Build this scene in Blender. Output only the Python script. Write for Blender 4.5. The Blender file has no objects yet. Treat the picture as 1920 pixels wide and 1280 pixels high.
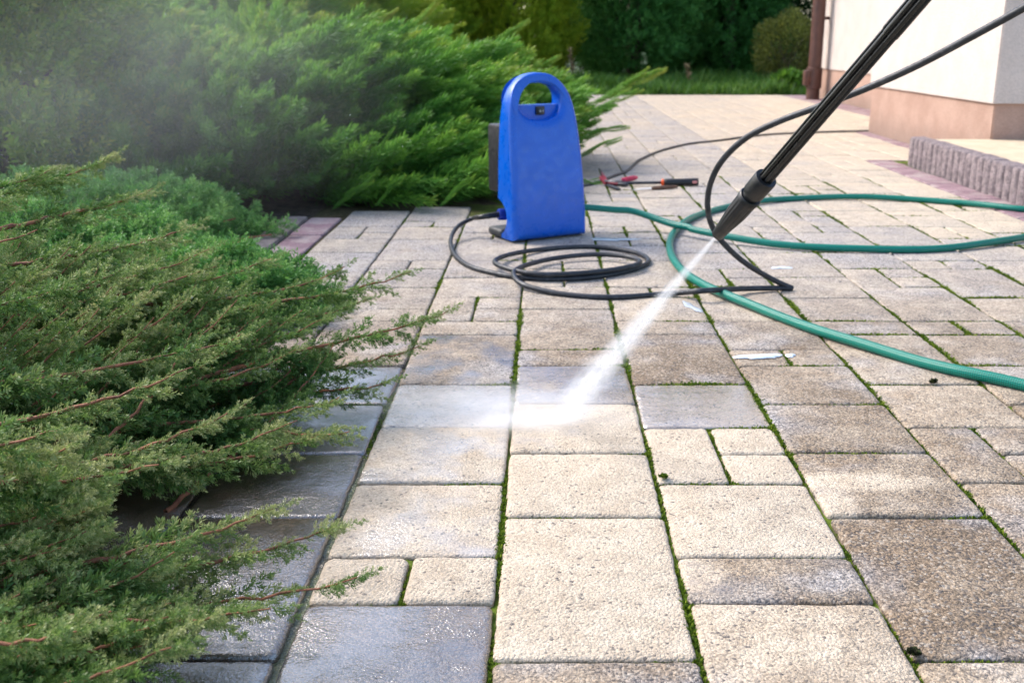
import bpy, bmesh, math, random
import numpy as np
from mathutils import Vector, Matrix

C = bpy.context.scene
COL = C.collection
R = math.radians
rng = np.random.default_rng(7)
random.seed(7)

# ------------------------------------------------------------------ camera
F = 1898.0; CX = 1019.0; CY = 640.0; H = 0.5651
TH = math.atan((640 - 71) / F); CT, ST = math.cos(TH), math.sin(TH)
cam_d = bpy.data.cameras.new("camera"); cam = bpy.data.objects.new("camera", cam_d); COL.objects.link(cam)
cam.location = (0, 0, H); cam.rotation_euler = (math.pi / 2 - TH, 0, 0)
cam_d.sensor_width = 36; cam_d.lens = F / 1920 * 36; cam_d.shift_x = -(CX - 960) / 1920
cam_d.clip_start = 0.02; cam_d.clip_end = 800
cam_d.dof.use_dof = True; cam_d.dof.focus_distance = 1.12; cam_d.dof.aperture_fstop = 11.0
C.camera = cam

# ------------------------------------------------------------------ sky, sun, exposure
SUN_AZ, SUN_EL = R(-60), R(44)          # azimuth clockwise from +Y
w = bpy.data.worlds.new("World"); C.world = w; w.use_nodes = True
nt = w.node_tree; bg = nt.nodes["Background"]
sky = nt.nodes.new("ShaderNodeTexSky"); sky.sky_type = 'NISHITA'; sky.sun_disc = False
sky.sun_elevation = SUN_EL; sky.sun_rotation = SUN_AZ; sky.air_density = 1.0; sky.dust_density = 2.2; sky.ozone_density = 1.0
nt.links.new(sky.outputs[0], bg.inputs[0]); bg.inputs[1].default_value = 0.15
sd = bpy.data.lights.new("sun", 'SUN'); sd.energy = 1.5; sd.angle = R(24); sd.color = (1.0, 0.95, 0.885)
sun = bpy.data.objects.new("sun", sd); COL.objects.link(sun)
sv = Vector((math.sin(SUN_AZ) * math.cos(SUN_EL), math.cos(SUN_AZ) * math.cos(SUN_EL), math.sin(SUN_EL)))
sun.rotation_euler = sv.to_track_quat('Z', 'Y').to_euler(); sun.location = sv * 20
C.view_settings.view_transform = 'Standard'; C.view_settings.look = 'None'
C.view_settings.exposure = 1.45; C.view_settings.gamma = 1.0
C.render.engine = 'CYCLES'
C.cycles.use_denoising = True
C.cycles.max_bounces = 8; C.cycles.diffuse_bounces = 3; C.cycles.glossy_bounces = 3
C.cycles.transmission_bounces = 4; C.cycles.transparent_max_bounces = 8; C.cycles.volume_bounces = 6
C.cycles.volume_step_rate = 1.0; C.cycles.volume_max_steps = 128

# ------------------------------------------------------------------ helpers: projection
def ray(px, py):
    return Vector(((px - CX) / F, CT - (py - CY) / F * ST, -ST - (py - CY) / F * CT))
def G(px, py, z=0.0):                       # point on the plane of height z seen at a pixel
    r = ray(px, py); t = (z - H) / r.z
    return Vector((r.x * t, r.y * t, z))
def Zc(px, py, zc):                         # point at camera depth zc
    return Vector((0, 0, H)) + ray(px, py) * zc

# ------------------------------------------------------------------ helpers: objects
def link(name, me, mat=None, parent=None, smooth=True):
    o = bpy.data.objects.new(name, me); COL.objects.link(o)
    if mat is not None:
        for m in (mat if isinstance(mat, (list, tuple)) else [mat]):
            me.materials.append(m)
    if parent is not None: o.parent = parent
    if smooth: me.polygons.foreach_set("use_smooth", np.ones(len(me.polygons), dtype=bool))
    return o
def tag(o, label=None, cat=None, group=None, kind=None):
    if label: o['label'] = label
    if cat: o['category'] = cat
    if group: o['group'] = group
    if kind: o['kind'] = kind
    return o
def empty(name, loc=(0, 0, 0), rz=0.0):
    o = bpy.data.objects.new(name, None); COL.objects.link(o)
    o.location = loc; o.rotation_euler = (0, 0, rz); o.empty_display_size = 0.05
    return o
def np_mesh(name, verts, quads=None, tris=None, cols=None, uv=None):
    me = bpy.data.meshes.new(name); verts = np.asarray(verts, dtype=np.float32)
    loops, starts = [], []
    if quads is not None and len(quads):
        q = np.asarray(quads, dtype=np.int32); loops.append(q.ravel()); starts.append(np.arange(len(q)) * 4)
    n4 = sum(len(l) for l in loops)
    if tris is not None and len(tris):
        t = np.asarray(tris, dtype=np.int32); loops.append(t.ravel()); starts.append(n4 + np.arange(len(t)) * 3)
    loops = np.concatenate(loops); starts = np.concatenate(starts).astype(np.int32)
    me.vertices.add(len(verts)); me.vertices.foreach_set("co", verts.ravel())
    me.loops.add(len(loops)); me.loops.foreach_set("vertex_index", loops)
    me.polygons.add(len(starts)); me.polygons.foreach_set("loop_start", starts)
    me.update(calc_edges=True)
    if cols is not None:
        a = me.attributes.new("tint", 'FLOAT', 'POINT'); a.data.foreach_set("value", np.asarray(cols, dtype=np.float32))
    if uv is not None:
        a = me.attributes.new("tuv", 'FLOAT_VECTOR', 'POINT'); a.data.foreach_set("vector", np.asarray(uv, dtype=np.float32).ravel())
    me.validate()
    return me
def bm_obj(name, bm, mat, parent=None, angle=35):
    me = bpy.data.meshes.new(name); bm.normal_update(); bm.to_mesh(me); bm.free()
    o = link(name, me, mat, parent)
    me.set_sharp_from_angle(angle=R(angle))
    return o
def add_box(bm, c, s, rz=0.0, bev=0.0, seg=2):
    m = Matrix.Translation(c) @ Matrix.Rotation(rz, 4, 'Z') @ Matrix.Diagonal((s[0], s[1], s[2], 1))
    r = bmesh.ops.create_cube(bm, size=1.0, matrix=m)
    if bev > 0:
        es = list({e for v in r['verts'] for e in v.link_edges})
        bmesh.ops.bevel(bm, geom=es, offset=bev, segments=seg, affect='EDGES', profile=0.5)
    return bm
def box(name, c, s, mat, parent=None, rz=0.0, bev=0.0, seg=2):
    return bm_obj(name, add_box(bmesh.new(), c, s, rz, bev, seg), mat, parent)
def catmull(pts, per=10):
    P = [Vector(p) for p in pts]; P = [P[0] * 2 - P[1]] + P + [P[-1] * 2 - P[-2]]
    out = []
    for i in range(1, len(P) - 2):
        a, b, c, d = P[i - 1], P[i], P[i + 1], P[i + 2]
        for k in range(per):
            t = k / per
            out.append(0.5 * ((2 * b) + (c - a) * t + (2 * a - 5 * b + 4 * c - d) * t * t + (3 * b - a - 3 * c + d) * t ** 3))
    out.append(P[-2].copy())
    return out
def tube_arrays(pts, rad, n=10, off=0, cap=True):
    P = np.array([tuple(p) for p in pts], dtype=float); m = len(P)
    rad = np.broadcast_to(np.asarray(rad, dtype=float), (m,))
    T = np.gradient(P, axis=0); T /= np.linalg.norm(T, axis=1, keepdims=True) + 1e-12
    up = np.array([0, 0, 1.0]) if abs(T[0][2]) < 0.9 else np.array([1.0, 0, 0])
    N = np.zeros_like(P); nn = up - T[0] * (up @ T[0]); N[0] = nn / np.linalg.norm(nn)
    for i in range(1, m):
        v = N[i - 1] - T[i] * (N[i - 1] @ T[i]); N[i] = v / (np.linalg.norm(v) + 1e-12)
    B = np.cross(T, N)
    a = np.arange(n) * 2 * np.pi / n
    V = P[:, None, :] + rad[:, None, None] * (np.cos(a)[None, :, None] * N[:, None, :] + np.sin(a)[None, :, None] * B[:, None, :])
    L = np.concatenate([[0], np.cumsum(np.linalg.norm(np.diff(P, axis=0), axis=1))])
    uv = np.zeros((m, n, 3)); uv[:, :, 0] = np.arange(n)[None, :] / n; uv[:, :, 1] = L[:, None]
    i, j = np.meshgrid(np.arange(m - 1), np.arange(n), indexing='ij'); j2 = (j + 1) % n
    Q = np.stack([i * n + j, i * n + j2, (i + 1) * n + j2, (i + 1) * n + j], -1).reshape(-1, 4) + off
    return V.reshape(-1, 3), Q, uv.reshape(-1, 3)
def tube(name, pts, rad, mat, parent=None, n=12):
    V, Q, uv = tube_arrays(pts, rad, n)
    m = len(pts); c0, c1 = np.array(pts[0], dtype=float), np.array(pts[-1], dtype=float)
    k = len(V); V = np.vstack([V, c0, c1]); uv = np.vstack([uv, uv[0], uv[-1]])
    tr = [(k, (j + 1) % n, j) for j in range(n)] + [(k + 1, (m - 1) * n + j, (m - 1) * n + (j + 1) % n) for j in range(n)]
    return link(name, np_mesh(name, V, Q, tr, uv=uv), mat, parent)
def lathe(name, prof, origin, axis, mat, parent=None, n=32, flute=0.0, nf=8, fl_range=None):
    """prof: (distance along the axis, radius); flute cuts nf longitudinal grooves."""
    ax = Vector(axis).normalized(); q = ax.to_track_quat('Z', 'Y').to_matrix()
    V, Q = [], []
    for (t, r) in prof:
        for j in range(n):
            a = 2 * math.pi * j / n; rr = r
            if flute and (fl_range is None or fl_range[0] <= t <= fl_range[1]):
                rr = r - flute * (0.5 + 0.5 * math.cos(a * nf)) ** 3
            V.append(Vector(origin) + q @ Vector((rr * math.cos(a), rr * math.sin(a), t)))
    m = len(prof)
    for i in range(m - 1):
        for j in range(n):
            Q.append((i * n + j, i * n + (j + 1) % n, (i + 1) * n + (j + 1) % n, (i + 1) * n + j))
    o = link(name, np_mesh(name, [tuple(v) for v in V], Q), mat, parent)
    o.data.set_sharp_from_angle(angle=R(38))
    return o

# ------------------------------------------------------------------ helpers: materials
class NT:
    def __init__(s, name):
        s.m = bpy.data.materials.new(name); s.m.use_nodes = True; s.t = s.m.node_tree; s.n = s.t.nodes; s.n.clear()
        s.out = s.n.new("ShaderNodeOutputMaterial")
    def node(s, typ, **kw):
        x = s.n.new(typ)
        for k, v in kw.items(): setattr(x, k, v)
        return x
    def put(s, sock, v):
        if hasattr(v, 'is_output') or isinstance(v, bpy.types.NodeSocket): s.t.links.new(v, sock)
        else:
            if isinstance(v, (tuple, list)) and sock.type == 'RGBA' and len(v) == 3: v = (*v, 1)
            sock.default_value = v
    def noise(s, vec, scale, detail=3.0, rough=0.55, out=0, dist=0.0):
        x = s.node("ShaderNodeTexNoise"); s.put(x.inputs['Vector'], vec); x.inputs['Scale'].default_value = scale
        x.inputs['Detail'].default_value = detail; x.inputs['Roughness'].default_value = rough; x.inputs['Distortion'].default_value = dist
        return x.outputs[out]
    def voro(s, vec, scale, out='Color', feature='F1'):
        x = s.node("ShaderNodeTexVoronoi", feature=feature); s.put(x.inputs['Vector'], vec); x.inputs['Scale'].default_value = scale
        return x.outputs[out]
    def ramp(s, v, a, b, lo=0.0, hi=1.0, smooth=True):
        x = s.node("ShaderNodeMapRange"); x.interpolation_type = 'SMOOTHSTEP' if smooth else 'LINEAR'
        s.put(x.inputs[0], v)
        for i, k in enumerate((a, b, lo, hi)): s.put(x.inputs[i + 1], k)
        return x.outputs[0]
    def math(s, op, a, b=0.0, c=None, clamp=False):
        x = s.node("ShaderNodeMath", operation=op, use_clamp=clamp); s.put(x.inputs[0], a); s.put(x.inputs[1], b)
        if c is not None: s.put(x.inputs[2], c)
        return x.outputs[0]
    def mix(s, f, a, b, blend='MIX'):
        x = s.node("ShaderNodeMix", data_type='RGBA', blend_type=blend); s.put(x.inputs[0], f); s.put(x.inputs[6], a); s.put(x.inputs[7], b)
        return x.outputs[2]
    def attr(s, name, out='Fac'):
        x = s.node("ShaderNodeAttribute", attribute_name=name); return x.outputs[out]
    def obj(s): return s.node("ShaderNodeTexCoord").outputs['Object']
    def pos(s): return s.node("ShaderNodeNewGeometry").outputs['Position']
    def bump(s, h, strength=0.5, dist=0.01, normal=None):
        x = s.node("ShaderNodeBump"); x.inputs['Strength'].default_value = strength; x.inputs['Distance'].default_value = dist
        s.put(x.inputs['Height'], h)
        if normal is not None: s.put(x.inputs['Normal'], normal)
        return x.outputs[0]
    def sep(s, v):
        x = s.node("ShaderNodeSeparateXYZ"); s.put(x.inputs[0], v); return x.outputs
    def vmul(s, v, k):
        x = s.node("ShaderNodeVectorMath", operation='MULTIPLY'); s.put(x.inputs[0], v); x.inputs[1].default_value = k; return x.outputs[0]
    def bsdf(s, color, rough=0.6, normal=None, **kw):
        p = s.node("ShaderNodeBsdfPrincipled"); s.put(p.inputs['Base Color'], color); s.put(p.inputs['Roughness'], rough)
        if normal is not None: s.put(p.inputs['Normal'], normal)
        for k, v in kw.items(): s.put(p.inputs[k.replace('_', ' ')], v)
        return p.outputs[0]
    def done(s, sh):
        s.t.links.new(sh, s.out.inputs['Surface']); return s.m

def plastic(name, col, rough=0.45, var=0.25, scale=20, bump=0.15, dust=None, **kw):
    n = NT(name); v = n.obj()
    f = n.ramp(n.noise(v, scale, 4), 0.3, 0.75)
    c = n.mix(f, tuple(x * (1 - var) for x in col), tuple(min(1, x * (1 + var)) for x in col))
    if dust:
        c = n.mix(n.math('MULTIPLY', n.ramp(n.noise(v, scale * 2.3, 6, 0.7), 0.52, 0.8), dust[1]), c, dust[0])
    rr = n.ramp(n.noise(v, scale * 3, 4), 0.3, 0.7, max(0.02, rough - 0.08), rough + 0.12)
    return n.done(n.bsdf(c, rr, n.bump(n.noise(v, scale * 25, 2), bump, 0.0006), **kw))

def leaf_mat(name, stops, trans=0.35, rough=0.5, nscale=2.0, spec=0.35):
    """colour from the per-leaf tint 0..1 through the given colour stops, plus a plant-scale variation"""
    n = NT(name); t = n.attr("tint")
    cr = n.node("ShaderNodeValToRGB"); e = cr.color_ramp.elements
    while len(e) < len(stops): e.new(0.5)
    for i, (p, c) in enumerate(stops): e[i].position = p; e[i].color = (*c, 1)
    f = n.math('ADD', t, n.ramp(n.noise(n.pos(), nscale, 2), 0.3, 0.7, -0.12, 0.12))
    n.t.links.new(f, cr.inputs[0])
    p = n.bsdf(cr.outputs[0], rough, Specular_IOR_Level=spec)
    tr = n.node("ShaderNodeBsdfTranslucent"); n.t.links.new(n.mix(0.3, cr.outputs[0], (0.14, 0.22, 0.03), 'MIX'), tr.inputs[0])
    mx = n.node("ShaderNodeMixShader"); mx.inputs[0].default_value = trans
    n.t.links.new(p, mx.inputs[1]); n.t.links.new(tr.outputs[0], mx.inputs[2])
    return n.done(mx.outputs[0])

# ================================================================== PAVING
# aggregate concrete paving: slabs on a 0.1 m module in 0.2 m wide columns
U = 0.1; WCOL = 0.2; X0 = -0.05; Y0 = -0.1650
FIX = {  # column: (first module, [(length, split)...]); split h = two halves, s = square + two small, S = two small + square
    -3: (6, "3 3 2 2 1h 2 3 2 2s 3 2"),
    -2: (7, "3 3 2 2 2 3 1 2 2 1h 3 2"),
    -1: (5, "3 3 1h 2 2 2 3 1 2s 2 2 3 1h"),
    0: (7, "3 3 2 2 2 1 3 2 2s 1h 3 2"),
    1: (5, "3 3 1 2 2s 2 3 1 2 1h 3 2"),
    2: (7, "3 3 2 2 2 1h 2 3 2s 2 3"),
    3: (8, "3 3 2s 2 3 1 2 2 3"),
    4: (9, "3 2 3 2 2 1h 3 2s 2"),
}
slabs = []                                   # x0,x1,y0,y1,col,n
def col_rows(c):
    if c in FIX: s, spec = FIX[c]; rows = [(int(t[0]), t[1:]) for t in spec.split()]
    else: s, rows = 5 + (c * 7) % 4, []
    n = s; out = []
    for L, sp in rows: out.append((n, L, sp)); n += L
    rr = random.Random(100 + c); last = 0
    while n < 109:
        L, sp = rr.choice([(3, ''), (2, ''), (2, ''), (2, 's'), (1, ''), (1, 'h'), (3, ''), (2, '')])
        if L == 1 and last == 1: continue
        if n + L > 109: L, sp = 109 - n, ''
        out.append((n, L, sp)); n += L; last = L
    return out
for c in range(-3, 14):
    xa = X0 + WCOL * c; xb = xa + WCOL
    for n, L, sp in col_rows(c):
        ya = Y0 + n * U; yb = ya + L * U
        if xa < 0.06 and ya > 3.32 and xb < 0.4: continue          # the planting bed begins here
        if xa > 1.5 and yb < 4.94: continue             # the raised terrace
        if xa > 1.9 and yb < 6.44: continue
        if xa > 2.4: continue
        if xa > 1.9: ya = max(ya, 6.435)
        elif xa > 1.5: ya = max(ya, 4.935)
        xb = min(xa + WCOL, 2.45)
        xm = (xa + xb) / 2
        if sp == 'h': slabs += [(xa, xm, ya, yb, c, n), (xm, xb, ya, yb, c, n)]
        elif sp == 's':
            ym = (ya + yb) / 2
            slabs += [(xa, xm, ya, yb, c, n), (xm, xb, ya, ym, c, n), (xm, xb, ym, yb, c, n)]
        else: slabs.append((xa, xb, ya, yb, c, n))
CLEAN = {(-1, 11): 0.05, (-1, 12): 0.0, (-1, 14): 0.0, (0, 10): 0.0, (0, 13): 0.0, (0, 15): 0.0, (1, 12): 0.05, (1, 14): 0.0,
         (1, 8): 0.30, (1, 11): 0.80, (0, 7): 0.75, (2, 10): 0.95, (2, 13): 0.75, (2, 15): 0.8, (2, 7): 0.7, (3, 11): 0.85, (3, 14): 0.75, (3, 16): 0.5,
         (2, 17): 0.75, (2, 19): 0.6, (1, 18): 0.9, (1, 16): 0.15, (0, 17): 0.25, (0, 19): 0.8, (0, 20): 0.65, (-1, 18): 0.7, (-1, 16): 0.05,
         (-1, 8): 0.55, (-1, 21): 0.5, (3, 18): 0.55}
WET = {(-1, 8): 0.85, (-1, 5): 0.9, (-1, 12): 0.25, (-1, 14): 0.35, (-1, 16): 0.8, (-1, 18): 0.30, (0, 17): 0.6, (1, 16): 0.75, (0, 15): 0.12,
       (0, 7): 0.15, (1, 11): 0.12, (0, 5): 0.4}
pv, pq, pt, fr, fd, fw = [], [], [], [], [], []
bp, bf = [], []                                # verts & ngon faces, built in python
face_attr = []
def slab_outline(x0, x1, y0, y1, step, r0, jit):
    pts = []
    cr = [(x1 - r0, y0 + r0, -90), (x1 - r0, y1 - r0, 0), (x0 + r0, y1 - r0, 90), (x0 + r0, y0 + r0, 180)]
    for k in range(4):
        cx, cy, a0 = cr[k]; nx, ny, na = cr[(k + 1) % 4]
        arc = 3 if step < 0.5 else 2
        for i in range(arc):
            a = R(a0 + 90 * i / (arc - 1)); pts.append([cx + r0 * math.cos(a), cy + r0 * math.sin(a)])
        if step < 0.5:
            ex, ey = pts[-1]; a = R(na); fx, fy = nx + r0 * math.cos(a), ny + r0 * math.sin(a)
            m = max(1, int(math.hypot(fx - ex, fy - ey) / step))
            for i in range(1, m): pts.append([ex + (fx - ex) * i / m, ey + (fy - ey) * i / m])
    for p in pts:
        p[0] += random.uniform(-jit, jit); p[1] += random.uniform(-jit, jit)
    return pts
def add_slab(x0, x1, y0, y1, attrs, gap, mi=0, zoff=0.0):
    near = y0 < 2.6
    cx, cy = (x0 + x1) / 2, (y0 + y1) / 2
    x0 += gap; x1 -= gap; y0 += gap; y1 -= gap
    ang = random.uniform(-0.006, 0.006); ca, sa = math.cos(ang), math.sin(ang)
    tx, ty, dz = random.uniform(-0.006, 0.006), random.uniform(-0.006, 0.006), random.uniform(-0.0012, 0.0012) + zoff
    o = slab_outline(x0, x1, y0, y1, 0.012 if near else (0.05 if y0 < 4 else 9), random.uniform(0.005, 0.009), 0.0007 if near else 0.0)
    n = len(o); base = len(bp); rings = [(0.0, -0.03), (0.0, -0.0048), (0.0012, -0.0022), (0.0034, -0.0007), (0.0068, 0.0)]
    hx, hy = (x1 - x0) / 2, (y1 - y0) / 2
    for ins, z in rings:
        sx, sy = (hx - ins) / hx, (hy - ins) / hy
        for p in o:
            lx, ly = (p[0] - cx) * sx, (p[1] - cy) * sy
            zz = z + tx * lx + ty * ly + dz + (random.uniform(-0.0004, 0.0004) if near and -0.01 < z < 0 else 0)
            bp.append((cx + lx * ca - ly * sa, cy + lx * sa + ly * ca, zz))
    for k in range(len(rings) - 1):
        for j in range(n):
            j2 = (j + 1) % n
            bf.append((base + k * n + j, base + k * n + j2, base + (k + 1) * n + j2, base + (k + 1) * n + j)); face_attr.append((*attrs, mi))
    bf.append(tuple(base + (len(rings) - 1) * n + j for j in range(n))); face_attr.append((*attrs, mi))
for (x0, x1, y0, y1, c, n) in slabs:
    rnd = random.random()
    d = CLEAN.get((c, n), None)
    if d is None:
        d = 0.72 + 0.25 * (rnd - 0.5) if n < 22 else 0.55 + 0.35 * (rnd - 0.5)
        if x0 > 0.9 and n > 30: d *= 0.45
        if c <= -2 and n < 20: d = 0.75
    wt = WET.get((c, n), 0.0)
    if c <= -2 and n < 19: wt = 1.0 if n < 16 else 0.85
    gap = 0.0021 if y0 > 1.2 else 0.0022
    if c == -2 and y0 < 1.5: x1 -= 0.0028
    add_slab(x0, x1, y0, y1, (rnd, d, wt), gap)
# purple brick borders
def bricks_y(xa, xb, ya, yb, L):             # a strip along Y, bricks of length L
    y = ya
    while y < yb - 0.01:
        add_slab(xa, xb, y, min(y + L, yb), (random.random(), 0.5, 0.0), 0.0015, 1); y += L
bricks_y(-0.765, -0.66, 0.4, 3.30, 0.2)
bricks_y(1.555, 1.68, 1.4, 4.935, 0.1)
bricks_y(1.952, 2.038, 4.77, 6.435, 0.1)
bricks_y(2.452, 2.69, 6.47, 10.7, 0.1)

pave_me = bpy.data.meshes.new("paving"); pave_me.from_pydata(bp, [], bf)
for i, nm in enumerate(("rnd", "dirt", "wet")):
    a = pave_me.attributes.new(nm, 'FLOAT', 'FACE'); a.data.foreach_set("value", np.array([f[i] for f in face_attr], dtype=np.float32))
pave_me.polygons.foreach_set("material_index", np.array([f[3] for f in face_attr], dtype=np.int32))

def paving_material():
    n = NT("aggregate_concrete"); P = n.pos(); X, Y, Z = n.sep(P)
    rnd, dirt, wet = n.attr("rnd"), n.attr("dirt"), n.attr("wet")
    # soft-edged dirt: washed pattern shifts the slab value a bit
    big = n.noise(P, 7.0, 4, 0.6)
    mid = n.noise(P, 23.0, 4, 0.65)
    dn = n.math('ADD', dirt, n.math('ADD', n.ramp(big, 0.25, 0.75, -0.22, 0.22), n.ramp(mid, 0.3, 0.7, -0.10, 0.10)))
    dn = n.math('MULTIPLY', dn, n.ramp(dirt, 0.0, 0.35, 0.25, 1.0), clamp=True)
    for (sx, sy, ra, rb) in ((0.415, 1.235, 0.12, 0.035), (0.155, 1.00, 0.055, 0.055), (0.365, 1.165, 0.03, 0.05), (0.02, 1.60, 0.10, 0.05), (0.30, 1.42, 0.06, 0.04)):
        vx = n.math('DIVIDE', n.math('SUBTRACT', n.math('ADD', X, n.math('MULTIPLY', big, 0.04)), sx + 0.02), ra)
        vy = n.math('DIVIDE', n.math('SUBTRACT', n.math('ADD', Y, n.math('MULTIPLY', mid, 0.03)), sy + 0.015), rb)
        k = n.ramp(n.math('SQRT', n.math('ADD', n.math('MULTIPLY', vx, vx), n.math('MULTIPLY', vy, vy))), 0.5, 1.1, 0.15, 1.0)
        dn = n.math('MULTIPLY', dn, k)
    clean = n.mix(n.ramp(mid, 0.3, 0.7), (0.57, 0.475, 0.36), (0.465, 0.375, 0.275))
    grey = n.mix(rnd, (0.268, 0.256, 0.258), (0.338, 0.320, 0.318))
    brown = (0.20, 0.145, 0.095)
    dirtyc = n.mix(n.ramp(n.noise(P, 5.0, 3, 0.6), 0.30, 0.54), grey, brown)
    far = n.ramp(Y, 1.6, 3.0)
    dirtyc = n.mix(n.math('MULTIPLY', far, 0.92), dirtyc, grey)
    col = n.mix(dn, clean, dirtyc)
    # warm cleaner zone by the house
    warm = n.math('MULTIPLY', n.ramp(n.math('SUBTRACT', X, n.math('MULTIPLY', Y, 0.12)), 0.55, 1.0), n.ramp(Y, 2.4, 3.4))
    col = n.mix(n.math('MULTIPLY', warm, 0.36), col, (0.58, 0.485, 0.36))
    # grains
    g1 = n.voro(P, 430.0); g1s = n.sep(g1)
    g2 = n.voro(P, 300.0); g2s = n.sep(g2)
    gr = n.ramp(g1s[0], 0.0, 1.0, 0.62, 1.38, False)
    amp = n.math('ADD', n.math('MULTIPLY', dn, 1.10), 0.55)
    gr = n.math('ADD', n.math('MULTIPLY', n.math('SUBTRACT', gr, 1.0), amp), 1.0)
    cc = n.node("ShaderNodeCombineColor"); [n.t.links.new(gr, cc.inputs[i]) for i in range(3)]
    col = n.mix(1.0, col, cc.outputs[0], 'MULTIPLY')
    spk = n.ramp(g2s[1], n.math('SUBTRACT', 0.94, n.math('MULTIPLY', dn, 0.27)), 0.99, 0.0, 1.0)
    spk = n.math('MULTIPLY', spk, n.ramp(n.noise(P, 14.0, 2), 0.3, 0.6, 0.45, 1.0))
    col = n.mix(n.math('MULTIPLY', spk, 0.78), col, (0.055, 0.055, 0.06))
    lt = n.ramp(g2s[2], 0.86, 0.93)
    col = n.mix(n.math('MULTIPLY', n.math('MULTIPLY', lt, dn), 0.32), col, (0.62, 0.55, 0.46))
    # brown rust-like stains
    st = n.math('MULTIPLY', n.ramp(n.noise(n.vmul(P, (6.0, 11.0, 1.0)), 1.0, 4, 0.6), 0.60, 0.74), n.math('MULTIPLY', n.ramp(dirt, 0.1, 0.4, 0.12, 0.75), n.ramp(Y, 1.6, 3.0, 1.0, 0.55)))
    col = n.mix(n.math('MULTIPLY', st, 0.55), col, (0.22, 0.135, 0.065))
    # dark grime on worn arrises
    edge = n.ramp(Z, -0.0075, -0.0025, 0.85, 0.0)
    col = n.mix(n.math('MULTIPLY', edge, n.ramp(n.noise(P, 30, 3), 0.3, 0.6)), col, (0.075, 0.06, 0.04))
    # wet film
    wn = n.math('ADD', wet, n.ramp(n.noise(P, 9.0, 4, 0.6), 0.25, 0.75, -0.30, 0.30))
    wf = n.math('MULTIPLY', n.ramp(wn, 0.12, 0.6), n.ramp(wet, 0.0, 0.08))
    colw = n.mix(1.0, col, (0.37, 0.31, 0.26), 'MULTIPLY')
    wd = n.math('MULTIPLY', wf, n.ramp(dirt, 0.0, 0.5, 0.35, 1.0))
    col = n.mix(wd, col, colw)
    h = n.math('ADD', n.math('MULTIPLY', n.voro(P, 300.0, 'Distance'), -0.6), n.math('MULTIPLY', n.noise(P, 620.0, 2), 0.6))
    h = n.math('ADD', h, n.math('MULTIPLY', n.noise(P, 120.0, 3), 0.5))
    bmp = n.bump(h, 0.62, 0.0042); bmp.node.inputs['Strength'].default_value = 0.62
    n.t.links.new(n.ramp(wf, 0.0, 1.0, 0.68, 0.36), bmp.node.inputs['Strength'])
    film = n.bump(n.math('ADD', n.math('MULTIPLY', n.noise(P, 340.0, 2), 0.55), n.noise(n.vmul(P, (38.0, 55.0, 40.0)), 1.0, 3, 0.55)), 0.42, 0.0060)
    pool = n.ramp(n.noise(P, 7.5, 3, 0.55), 0.42, 0.60)
    n.t.links.new(n.math('ADD', 0.20, n.math('MULTIPLY', pool, 0.42)), film.node.inputs['Strength'])
    rough = n.ramp(wf, 0.0, 1.0, 0.85, 0.24)
    return n.done(n.bsdf(col, rough, bmp, Coat_Weight=n.math('MULTIPLY', wf, 1.0), Coat_Roughness=0.05, Coat_IOR=2.3, Coat_Normal=film, Specular_IOR_Level=n.ramp(wf, 0.0, 1.0, 0.35, 0.6)))
def brick_material():
    n = NT("purple_concrete_brick"); P = n.pos(); rnd = n.attr("rnd")
    c = n.mix(rnd, (0.185, 0.105, 0.125), (0.28, 0.175, 0.195))
    c = n.mix(n.ramp(n.noise(P, 9, 4, 0.6), 0.4, 0.7), c, (0.36, 0.29, 0.27))
    g = n.sep(n.voro(P, 300.0))[0]
    cc = n.node("ShaderNodeCombineColor"); gg = n.ramp(g, 0, 1, 0.75, 1.25, False); [n.t.links.new(gg, cc.inputs[i]) for i in range(3)]
    c = n.mix(1.0, c, cc.outputs[0], 'MULTIPLY')
    return n.done(n.bsdf(c, 0.85, n.bump(n.noise(P, 350, 3), 0.5, 0.003)))
M_pave, M_brick = paving_material(), brick_material()
pave = link("paving", pave_me, [M_pave, M_brick]); pave_me.set_sharp_from_angle(angle=R(50)); tag(pave, kind='structure')

def bed_material():
    n = NT("joint_soil"); P = n.pos(); X, Y, Z = n.sep(P)
    c = n.mix(n.ramp(n.noise(P, 60, 3), 0.35, 0.65), (0.045, 0.03, 0.018), (0.09, 0.065, 0.04))
    ms = n.math('MULTIPLY', n.ramp(n.noise(P, 8, 3), 0.34, 0.52), n.ramp(X, -0.35, -0.12, 0.12, 1.0))
    c = n.mix(ms, c, n.mix(n.noise(P, 90, 2), (0.055, 0.10, 0.008), (0.15, 0.20, 0.02)))
    wetm = n.math('MULTIPLY', n.ramp(X, -0.30, -0.12, 1.0, 0.0), n.ramp(Y, 1.5, 2.0, 1.0, 0.0))
    return n.done(n.bsdf(c, n.ramp(wetm, 0, 1, 0.9, 0.12), n.bump(n.noise(P, 260, 3), 0.7, 0.004), Specular_IOR_Level=n.ramp(wetm, 0, 1, 0.2, 0.8)))
M_bed = bed_material()
def sheet(name, x0, x1, y0, y1, z, mat, nx=1, ny=1, amp=0.0):
    xs, ys = np.linspace(x0, x1, nx + 1), np.linspace(y0, y1, ny + 1)
    X, Y = np.meshgrid(xs, ys); Zz = np.full_like(X, z) + (rng.normal(0, amp, X.shape) if amp else 0)
    V = np.stack([X, Y, Zz], -1).reshape(-1, 3)
    i, j = np.meshgrid(np.arange(ny), np.arange(nx), indexing='ij'); k = i * (nx + 1) + j
    Q = np.stack([k, k + 1, k + nx + 2, k + nx + 1], -1).reshape(-1, 4)
    return link(name, np_mesh(name, V, Q), mat)
tag(sheet("joint_bed", -0.77, 2.72, -0.2, 10.74, -0.0075, M_bed, 340, 1000, 0.0011), kind='structure')

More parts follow.
